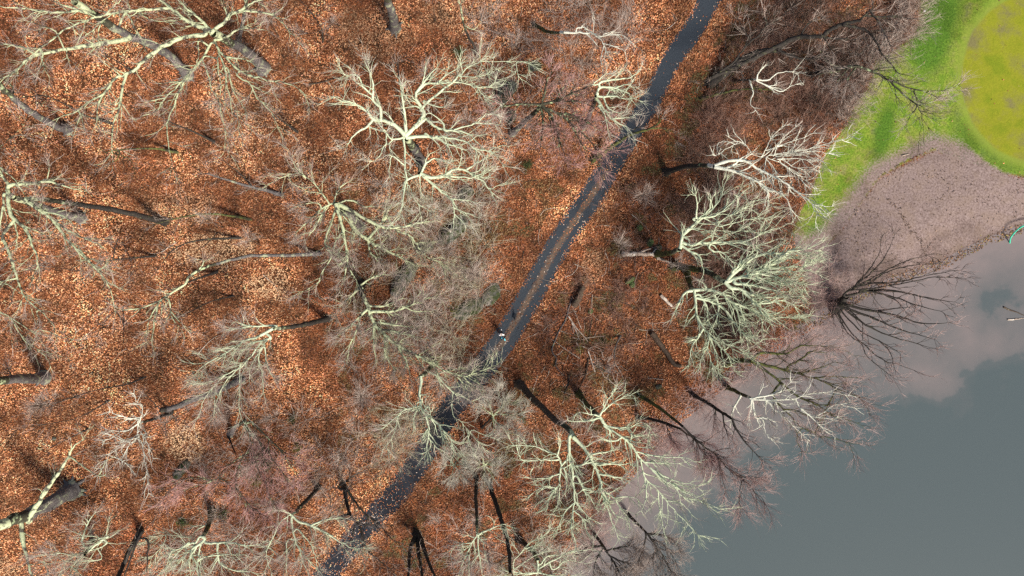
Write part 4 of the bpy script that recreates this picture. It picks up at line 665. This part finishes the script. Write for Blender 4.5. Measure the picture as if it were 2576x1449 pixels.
# nondescript saplings that nothing tells apart
zones = [(60, 1150, 20, 1420, 16), (900, 1250, 480, 1000, 5), (1080, 1560, 60, 420, 6), (480, 1000, 980, 1430, 8), (1100, 1500, 1120, 1430, 6), (1500, 1880, 480, 980, 7)]
for (x0, x1, y0, y1, n) in zones:
    c = 0
    while c < n:
        a, b = rng.uniform(x0, x1), rng.uniform(y0, y1); w = wx(a, b)
        if float(dist_line(np.array([w[0]]), np.array([w[1]]), PATH)[0]) < 3.5: continue
        z = rng.uniform(4, 7); T = wx(*topx(w[0] + rng.normal() * 0.5, w[1] + rng.normal() * 0.5), 0); k = H / (H - z)
        ex, ey = 1288 + (topx(T[0], T[1])[0] - 1288) * k, 724.5 + (topx(T[0], T[1])[1] - 724.5) * k
        tree((0, 0), 'sapling', 'small bare grey sapling with a haze of fine twigs among the leaves', 'haze', 0.05, f'{a*3},{b*3} {(a+ex)*1.5},{(b+ey)*1.5} {ex*3},{ey*3}', '', zc=z, group='small hazy saplings', cat='sapling', rtop=0.02, dens=2.0, tw=1.3, len=1.0, limb='brown', bark='brown')
        c += 1

# ------------------------------------------------------------------ rocks, moss, logs, fallen branches
def rock(px, py, a, b, h, ang, label, name='boulder', m='rock', cat='boulder', seed=1, group='mossy rocks'):
    w = wx(px, py); g = gz1(w[0], w[1]); u = np.linspace(0, 1, 26); v = np.linspace(0, 1, 40, endpoint=False)
    U, V_ = np.meshgrid(u, v, indexing='ij'); ph = U * math.pi * 0.62; th_ = V_ * 2 * math.pi
    x = np.sin(ph) * np.cos(th_); y = np.sin(ph) * np.sin(th_); z = np.cos(ph)
    sx = np.sign(x) * np.abs(x) ** 0.8; sy = np.sign(y) * np.abs(y) ** 0.8
    nn = 0.72 + 0.65 * (fbm(x * 3 + z * 2, y * 3 - z, 1.0, seed) - 0.1) * 0.7
    X = sx * a * nn; Y = sy * b * nn; Z = np.where(z > 0, z ** 0.6, z) * h * nn + 0.12 * h * (fbm(x * 5, y * 5, 1.0, seed + 9) - 0.5) * 2
    c, s = math.cos(ang), math.sin(ang); P = np.stack([X * c - Y * s, X * s + Y * c, Z], -1).reshape(-1, 3)
    i = np.arange(26 * 40).reshape(26, 40); A = i[:-1]; B = np.roll(A, -1, 1); D = i[1:]; C = np.roll(D, -1, 1)
    o = link(name, mesh_np(name, P, [np.stack([A, D, C, B], -1).reshape(-1, 4)], True), M[m], None, (w[0], w[1], g)); tag(o, label, cat, group); return o
A_ = math.radians
rock(1017, 702, 2.5, 0.95, 0.9, A_(56), 'long dark mossy rock ledge under grey twigs, left of the walkers', seed=3)
rock(1141, 583, 2.3, 0.85, 0.9, A_(42), 'long mossy rock ledge below the hanging tips of the ghostly pale tree', seed=5)
rock(1172, 489, 1.1, 0.8, 0.7, A_(50), 'small dark rock tucked under the pale tree branch tips', seed=7)
rock(1069, 624, 1.3, 0.8, 0.6, A_(20), 'half buried dark rock between two mossy ledges', seed=9)
rock(1237, 741, 1.5, 1.0, 0.3, A_(60), 'flat green grey slab nearest the left edge of the path', seed=11)
rock(1180, 777, 2.1, 1.0, 0.35, A_(25), 'pale grey slab just left of the flat rock beside the path', seed=13)
rock(1273, 232, 1.75, 0.95, 1.2, A_(46), 'big upright grey green boulder left of the reddish maple', seed=15)
rock(1287, 294, 0.9, 0.6, 0.5, A_(70), 'small dark mossy rock just below the big upright boulder', seed=17)
rock(1346, 168, 0.8, 0.6, 0.5, A_(10), 'small mossy rock above the reddish maple', seed=19)
rock(*tp((0, 2), 1375, 650), 1.5, 0.55, 0.5, A_(48), 'narrow dark rock below the pale leaf patch at lower left', seed=21)
rock(1635, 611, 0.55, 0.42, 0.45, A_(60), 'bright green mossy stone above the bleached fallen log', 'mossy_stone', 'moss_green', 'stone', 25)
rock(1654, 626, 0.6, 0.4, 0.4, A_(30), 'grey stone touching the upper side of the bleached log', 'stone', 'rock', 'stone', 27)
rock(1584, 706, 0.75, 0.3, 0.35, A_(32), 'narrow green mossy stone right of the path, below the bleached log', 'mossy_stone', 'moss_green', 'stone', 29)
rock(1590, 716, 0.42, 0.32, 0.3, A_(80), 'round green mossy stone touching a narrow mossy stone', 'mossy_stone', 'moss_green', 'stone', 31)
rock(*tp((1, 1), 2250, 270), 0.4, 0.36, 0.3, 0, 'lone green mossy stone right of the upper path', 'mossy_stone', 'moss_green', 'stone', 33)
rock(*tp((1, 1), 1880, 900), 0.35, 0.3, 0.3, 1, 'small dark green stone among fallen branches', 'mossy_stone', 'moss_green', 'stone', 35)
rock(*tp((0, 2), 410, 413), 0.28, 0.26, 0.25, 1, 'small round pale grey stone alone on the leaves, lower left', 'stone', 'rock', 'stone', 37)
rock(*tp((1, 2), 2395, 20), 0.4, 0.3, 0.3, 0.4, 'small dark stone near the fallen log by the lower shore', 'stone', 'rock', 'stone', 39)
rock(*tp((2, 0), 1822, 86), 0.15, 0.13, 0.16, 0, 'white marker stone at the edge of the rough grass, top', 'marker_stone', 'shoe', 'marker', 41, None)

def evergreen(px, py, r, h, label, m='ever', n=420, name='evergreen_shrub'):
    w = wx(px, py); g = gz1(w[0], w[1]); root = link(name, None, None, None, (w[0], w[1], g)); tag(root, label, 'shrub', 'small green shrubs')
    b = Bag(); p = np.zeros((14, 3)); D = unit(rng.normal(size=(14, 3)) * 0.8 + np.array([0, 0, 0.9])); a = sprout(p, D, rng.uniform(0.6, 1, 14) * max(h, r), 5, (0, 0.3), 0, 0.2)
    b.tube(a, tap(14, 5, 0.018, 0.006), 4); link('stems', b.mesh('stems', (0, 0, 0)), M['brown'], root)
    q, d, _ = along(a, n // 14, 0.2, 1.0); q = q + rng.normal(size=q.shape) * r * 0.16; d = unit(d + rng.normal(size=d.shape) * 0.9); s = unit(np.cross(d, rng.normal(size=d.shape)))
    L = rng.uniform(0.07, 0.16, (len(q), 1)); V = np.stack([q, q + d * L * 0.5 + s * L * 0.3, q + d * L, q + d * L * 0.5 - s * L * 0.3], 1).reshape(-1, 3)
    V[:, 2] = np.maximum(V[:, 2], 0.01)
    link('foliage', mesh_np('foliage', V, [np.arange(len(V)).reshape(-1, 4)], False), M[m], root)
evergreen(*tp((0, 2), 1390, 1035), 0.9, 1.0, 'dark green round shrub above the bright green lichen tree, lower left', n=900)
evergreen(*tp((0, 2), 1935, 735), 1.0, 0.6, 'yellow green mossy shrub amid pinkish twigs at the bottom', 'yellowmoss', 700)
evergreen(*tp((0, 2), 2040, 600), 0.8, 0.5, 'small yellow green sprig shrub under drooping lichen branches at bottom', 'yellowmoss', 420)
evergreen(*tp((0, 2), 2250, 480), 0.9, 0.6, 'olive shrub left of the lower path, upper right of the yellow green ones', 'yellowmoss', 500)
evergreen(*tp((0, 2), 2210, 250), 1.0, 0.6, 'dark olive shrub between the grey twigged tree and lower left maple', 'ever', 500)
evergreen(*tp((0, 2), 1690, 980), 1.1, 0.7, 'dark green patchy shrub right of the round dark shrub', 'ever', 600)
evergreen(*tp((1, 1), 850, 900), 0.8, 0.5, 'green bushy patch beside the pale grey slab', 'yellowmoss', 600)
evergreen(*tp((1, 1), 930, 590), 0.9, 0.5, 'green mossy bush above the flat slab by the path', 'yellowmoss', 500)
evergreen(*tp((1, 1), 1790, 1190), 0.9, 0.4, 'yellow green sprigs between the fallen branches right of the path', 'yellowmoss', 400)
evergreen(*tp((1, 1), 1975, 1120), 0.5, 0.4, 'dark green tuft at the tip of the bleached fallen branch', 'ever', 300)
evergreen(*tp((1, 2), 1370, 270), 0.7, 0.5, 'green tuft on the leaning brown trunk side, lower middle', 'yellowmoss', 380)
evergreen(*tp((1, 0), 1400, 1260), 1.0, 0.5, 'dark green ground shrub below the reddish maple', 'ever', 520)
evergreen(*tp((1, 0), 880, 400), 1.0, 0.6, 'dark green low shrub beside the thin grey leaning trunk, top middle', 'ever', 460)
evergreen(*tp((1, 0), 1480, 500), 0.7, 0.5, 'olive bush left of the hooked white branch', 'yellowmoss', 420)

def stick(tile, label, s, r, m='dead', name='fallen_branch', cat='branch', raw=None, extra=(), lift=0.05, group='fallen branches', r1=None):
    conv = (lambda t: [((2040 + float(p.split(',')[0]) / 3.62) * 0.67083, (1080 + float(p.split(',')[1]) / 3.62) * 0.67083) for p in t.split()]) if raw else (lambda t: pts_px(tile, t))
    q = smooth(np.array(conv(s)), 4); b = Bag(); W0 = np.array([wx(*p) for p in q]); W0[:, 2] = gz(W0[:, 0], W0[:, 1]) + r * 0.7 + lift
    W0[:, 2] = np.maximum(W0[:, 2], -0.42 + r * 0.3)
    W0 += rng.normal(size=W0.shape) * r * 0.15; u = np.linspace(0, 1, len(W0)); b.tube(W0, r * (1 - u) + (r1 if r1 else r * 0.35) * u, 8)
    for e in extra:
        q2 = smooth(np.array(conv(e)), 3); E = np.array([wx(*p) for p in q2]); E[:, 2] = gz(E[:, 0], E[:, 1]) + r * 0.8 + lift + np.linspace(0, 0.25, len(E)); b.tube(E, np.linspace(r * 0.55, r * 0.15, len(E)), 6)
    # rounded ends
    for e_, rr_ in ((0, r), (-1, r1 if r1 else r * 0.35)):
        n_ = unit(W0[e_] - W0[1 if e_ == 0 else -2]); b.tube(np.array([W0[e_], W0[e_] + n_ * rr_ * 0.4, W0[e_] + n_ * rr_ * 0.55]), np.array([rr_, rr_ * 0.75, 0.001]), 8)
    off = W0[0].copy(); o = link(name, b.mesh(name, off), M[m], None, off); tag(o, label, cat, group); return o
stick((0, 0), 'long crooked fallen branch nearest the path, dark above and bleached at its lower end', '380,120 320,330 290,440 200,590 130,760 110,860 170,960 160,1050 260,1190', 0.09, 'grey', raw=1, extra=['170,960 160,1050 260,1190'], r1=0.05)
stick((0, 0), 'forked bleached fallen branch with a level side arm', '330,380 430,530 560,680 590,730', 0.085, 'dead', raw=1, extra=['560,680 700,660 820,648', '560,690 500,700'])
stick((0, 0), 'short bleached fallen branch lying against the forked one', '375,470 440,600 480,700', 0.07, 'dead', raw=1, extra=['385,520 410,640', '390,670 460,690'])
stick((0, 0), 'bleached fallen stick right of the crooked branches', '600,850 640,980 690,1140', 0.08, 'dead', raw=1, extra=['600,830 680,790 770,830'], r1=0.06)
stick((0, 0), 'dark fallen limb pointing down right from the bleached sticks', '670,1030 780,1100 910,1165', 0.09, 'dark', raw=1)
stick((0, 0), 'thin bleached stick below the forked fallen branch', '440,740 490,850 490,940', 0.06, 'dead', raw=1)
stick((0, 0), 'dark fallen limb lying below the pile of bleached branches', '600,960 560,1180 470,1380', 0.11, 'brown', raw=1)
stick((0, 0), 'dark limb at the bottom of the fallen branch pile', '340,1180 320,1330 270,1440', 0.1, 'dark', raw=1)
stick((1, 1), 'thick dark ridged fallen log right of the path, pointing to the pond', '2340,1065 2410,1160 2500,1290 2560,1310', 0.34, 'brown', 'fallen_log', 'log', group='fallen logs', r1=0.2)
stick((1, 1), 'white decayed log with ragged ends right of the path', '2120,475 2230,470 2340,470 2400,500', 0.30, 'dead', 'fallen_log', 'log', extra=['2230,470 2290,440 2330,430', '2340,470 2370,430', '2380,500 2440,520 2520,545'], group='fallen logs', r1=0.18)
stick((1, 1), 'short pale log beside the lowest of the three shore trees', '2410,780 2450,820 2490,860', 0.2, 'dead', 'fallen_log', 'log', group='fallen logs', r1=0.16)
stick((0, 0), 'tan mossy rotten stump leaning over the fallen branches', '420,215 470,110 530,-20', 0.42, 'brown', 'rotten_stump', 'stump', raw=1, group=None, lift=0.2, r1=0.30)
stick((0, 0), 'short pale end of a thin branch at the right of the biggest oak', '2335,640 2420,625 2500,600 2576,590', 0.09, 'brown')
stick((1, 0), 'purplish split log left of the reddish maple', '1290,1015 1340,975 1390,930', 0.2, 'grey', 'fallen_log', 'log', group='fallen logs', r1=0.14)
stick((2, 0), 'small grey stick lying on the bare mud below the grass', '1655,1175 1685,1168 1712,1162', 0.06, 'dead')
stick((2, 1), 'upper of two driftwood branches poking into the pond from the right edge', '2440,868 2480,890 2530,905 2600,935', 0.11, 'brown', 'driftwood', 'driftwood', lift=0.5, group='driftwood', extra=['2480,890 2540,885'])
stick((2, 1), 'lower of two driftwood branches in the pond at the right edge', '2470,965 2530,962 2600,950', 0.10, 'dead', 'driftwood', 'driftwood', lift=0.5, group='driftwood', extra=['2530,965 2480,975 2440,972', '2540,960 2480,945'])
# turquoise hose arching from the bank into the pond
hp = smooth(np.array([tp((2, 1), *p) for p in [(2468, 388), (2474, 350), (2495, 318), (2530, 282), (2576, 254), (2660, 225)]]), 5)
hz = np.interp(np.linspace(0, 1, len(hp)), [0, 0.25, 0.6, 1], [-0.5, 0.25, 0.5, 0.3]); HP = np.array([wx(p[0], p[1], z) for p, z in zip(hp, hz)]); hb = Bag(); hb.tube(HP, np.full(len(HP), 0.075), 10)
tag(link('hose', hb.mesh('hose', HP[0]), M['hose'], None, HP[0]), 'turquoise plastic hose arching from the muddy bank into the pond', 'hose')

nst = 2600; qx = rng.uniform(-64, 64, nst); qy = rng.uniform(-38, 38, nst); mm = rng.random(nst) < 0.14; qx[mm] = rng.normal(9.0, 5.0, mm.sum()); qy[mm] = rng.normal(-6.0, 7.0, mm.sum())
kk = (shore_d(qx, qy) > 1) & ~in_poly(qx, qy, LAWN) & ~in_poly(qx, qy, MUD) & (dist_line(qx, qy, PATH) > 1.9) & (rng.random(nst) < 0.35 + 0.65 * (topx(qx, qy)[0] > 1150)); qx, qy = qx[kk], qy[kk]; nst = len(qx)
da = rng.uniform(0, 6.28, nst); sl = rng.gamma(2.0, 0.55, nst).clip(0.3, 4.5); SP = np.zeros((nst, 5, 3)); bend = rng.normal(0, 0.22, nst)
SP[:, 0, 0], SP[:, 0, 1] = qx, qy
for i_ in range(1, 5):
    aa = da + bend * (i_ - 2) + rng.normal(0, 0.12, nst); SP[:, i_, 0] = SP[:, i_ - 1, 0] + np.cos(aa) * sl / 4; SP[:, i_, 1] = SP[:, i_ - 1, 1] + np.sin(aa) * sl / 4
SP[:, :, 2] = gz(SP[:, :, 0].ravel(), SP[:, :, 1].ravel()).reshape(nst, 5) + 0.09
sb_ = Bag(); h_ = nst // 2; rs_ = 0.012 + 0.011 * sl; sb_.tube(SP[:h_], tap(h_, 5, rs_[:h_], 0.008), 4, 0); sb_.tube(SP[h_:], tap(nst - h_, 5, rs_[h_:], 0.008), 4, 1)
tag(link('fallen_twigs', sb_.mesh('fallen_twigs', (0, 0, 0)), [M['dead'], M['dark']]), kind='stuff')

# ------------------------------------------------------------------ walkers and dog
def skin(name, verts, edges, m, parent, root=0, sub=1):
    """grow one continuous surface round a skeleton: verts = [(x,y,z,r)]"""
    me = bpy.data.meshes.new(name); me.from_pydata([v[:3] for v in verts], edges, []); o = bpy.data.objects.new(name, me); COL.objects.link(o)
    mod = o.modifiers.new('s', 'SKIN'); sv = me.skin_vertices[0].data
    for i, v in enumerate(verts):
        rr = v[3] if isinstance(v[3], tuple) else (v[3], v[3]); sv[i].radius = rr; sv[i].use_root = (i == root)
    if sub: sm = o.modifiers.new('d', 'SUBSURF'); sm.levels = sub; sm.render_levels = sub
    dg = bpy.context.evaluated_depsgraph_get(); ev = o.evaluated_get(dg); nm = bpy.data.meshes.new_from_object(ev)
    bpy.data.objects.remove(o); bpy.data.meshes.remove(me)
    for p in nm.polygons: p.use_smooth = True
    nm.materials.clear(); nm.name = name
    return link(name, nm, M[m], parent)
def walker(px, py, head_dir, label, jacket, hair, shoe):
    w = wx(px, py); root = link('person', None, None, None, (w[0], w[1], gz1(w[0], w[1]) + 0.015)); root.rotation_euler = (0, 0, head_dir); tag(root, label, 'person', 'walkers on the path')
    body = [(0, 0, 0.95, 0.12), (0, 0.0, 1.15, 0.115), (0, 0.01, 1.36, 0.12), (0, 0.02, 1.50, 0.055), (0, 0.04, 1.58, 0.075), (0, 0.05, 1.68, 0.085), (0, 0.04, 1.74, 0.05)]
    ed = [(0, 1), (1, 2), (2, 3), (3, 4), (4, 5), (5, 6)]
    def chain(start, pts):
        p = start
        for q in pts: body.append(q); ed.append((p, len(body) - 1)); p = len(body) - 1
        return p
    arms = []; legs = []
    for s, sw in ((1, -1), (-1, 1)):
        hpos = (s * 0.27, 0.16 * sw + 0.06, 0.83)
        a = [(s * 0.17, 0, 1.42, 0.055), (s * 0.25, -0.02 + 0.06 * sw, 1.14, 0.043), (s * 0.27, 0.13 * sw + 0.04, 0.91, 0.028), (hpos[0], hpos[1], hpos[2], 0.03)]
        arms.append(a); h = chain(2, a)
        for f in range(4): chain(h, [(hpos[0] + s * 0.005, hpos[1] + 0.028 - 0.019 * f, hpos[2] - 0.05 - 0.006 * (f in (1, 2)), 0.009), (hpos[0] - s * 0.008, hpos[1] + 0.03 - 0.019 * f, hpos[2] - 0.085 - 0.01 * (f in (1, 2)), 0.008)])
        chain(h, [(hpos[0] - s * 0.02, hpos[1] + 0.045, hpos[2] - 0.015, 0.010), (hpos[0] - s * 0.028, hpos[1] + 0.06, hpos[2] - 0.045, 0.009)])
        l = [(s * 0.09, 0, 0.88, 0.085), (s * 0.095, 0.15 * -sw + 0.05, 0.49, 0.058), (s * 0.095, (0.34 if sw < 0 else -0.30), 0.09, 0.038), (s * 0.10, (0.47 if sw < 0 else -0.18), 0.045, 0.034)]
        legs.append(l); chain(0, l)
    chain(4, [(0, 0.115, 1.60, 0.018)])                       # nose
    for s in (1, -1): chain(4, [(s * 0.082, 0.03, 1.61, 0.014)])
    skin('body', body, ed, 'skin', root)
    # clothes follow the body
    jv = [(0, 0, 0.90, 0.165), (0, 0, 1.15, 0.15), (0, 0.01, 1.36, 0.215), (0, 0.02, 1.47, 0.10)]; je = [(0, 1), (1, 2), (2, 3)]
    for a in arms:
        p = 2
        for q in a[:3]: jv.append((q[0] * 1.06, q[1], q[2], q[3] + 0.05)); je.append((p, len(jv) - 1)); p = len(jv) - 1
    skin('jacket', jv, je, jacket, root, 1)
    tv = [(0, 0, 0.93, 0.14)]; te = []
    for l in legs:
        p = 0
        for q in l[:3]: tv.append((q[0], q[1], q[2], q[3] + 0.022)); te.append((p, len(tv) - 1)); p = len(tv) - 1
    skin('trousers', tv, te, 'black_cloth', root)
    for l in legs:
        q = l[3]; skin('shoe', [(q[0], q[1] - 0.11, 0.05, 0.048), (q[0], q[1] + 0.02, 0.045, 0.05), (q[0], q[1] + 0.12, 0.038, 0.036)], [(0, 1), (1, 2)], shoe, root)
    skin('hair', [(0, 0.0, 1.62, 0.085), (0, 0.03, 1.70, 0.10), (0, 0.05, 1.765, 0.06), (0, -0.06, 1.55, 0.05)], [(0, 1), (1, 2), (0, 3)], hair, root, 1)
    for s in (1, -1): skin('eye', [(s * 0.032, 0.118, 1.645, 0.009), (s * 0.032, 0.126, 1.645, 0.006)], [(0, 1)], 'black_cloth', root)
    skin('mouth', [(-0.024, 0.106, 1.555, 0.006), (0, 0.112, 1.553, 0.007), (0.024, 0.106, 1.555, 0.006)], [(0, 1), (1, 2)], 'skin', root)
sx_ = 0.67083
walker((1860 + 500 / 24.15) * sx_, (1220 + 790 / 24.15) * sx_, math.radians(14), 'person walking in a white jacket and dark trousers, left of a companion in turquoise', 'white_cloth', 'blond', 'shoe')
walker((1860 + 670 / 24.15) * sx_, (1220 + 1120 / 24.15) * sx_, math.radians(-28), 'person walking in a turquoise jacket beside a companion in white', 'teal_cloth', 'darkhair', 'black_cloth')
def dog(px, py, rz):
    w = wx(px, py); root = link('dog', None, None, None, (w[0], w[1], gz1(w[0], w[1]) + 0.015)); root.rotation_euler = (0, 0, rz); tag(root, 'small black dog trotting up the path ahead of the two walkers', 'dog')
    v = [(0, -0.22, 0.38, 0.085), (0, -0.02, 0.38, 0.088), (0, 0.18, 0.39, 0.115), (0, 0.30, 0.48, 0.065), (0, 0.38, 0.56, 0.07), (0, 0.47, 0.54, 0.042), (0, 0.53, 0.53, 0.03),
         (0, -0.33, 0.43, 0.025), (0, -0.42, 0.52, 0.018), (0, -0.45, 0.62, 0.012)]
    e = [(0, 1), (1, 2), (2, 3), (3, 4), (4, 5), (5, 6), (0, 7), (7, 8), (8, 9)]
    for s, ph in ((1, 0.05), (-1, -0.07)):
        n = len(v); v += [(s * 0.07, 0.18, 0.28, 0.045), (s * 0.07, 0.17 + ph, 0.15, 0.026), (s * 0.07, 0.19 + ph * 1.6, 0.03, 0.024), (s * 0.07, 0.23 + ph * 1.6, 0.018, 0.02)]; e += [(2, n), (n, n + 1), (n + 1, n + 2), (n + 2, n + 3)]
        n = len(v); v += [(s * 0.07, -0.20, 0.29, 0.055), (s * 0.07, -0.15 - ph, 0.22, 0.038), (s * 0.07, -0.27 - ph, 0.13, 0.022), (s * 0.07, -0.25 - ph, 0.03, 0.022), (s * 0.07, -0.21 - ph, 0.018, 0.02)]; e += [(0, n), (n, n + 1), (n + 1, n + 2), (n + 2, n + 3), (n + 3, n + 4)]
        n = len(v); v += [(s * 0.055, 0.355, 0.62, 0.025), (s * 0.075, 0.35, 0.66, 0.012)]; e += [(4, n), (n, n + 1)]
    skin('body', v, e, 'fur', root, 1)
dog((1780 + 918 / 6.04) * sx_, (1140 + 298 / 6.04) * sx_, math.radians(-15))
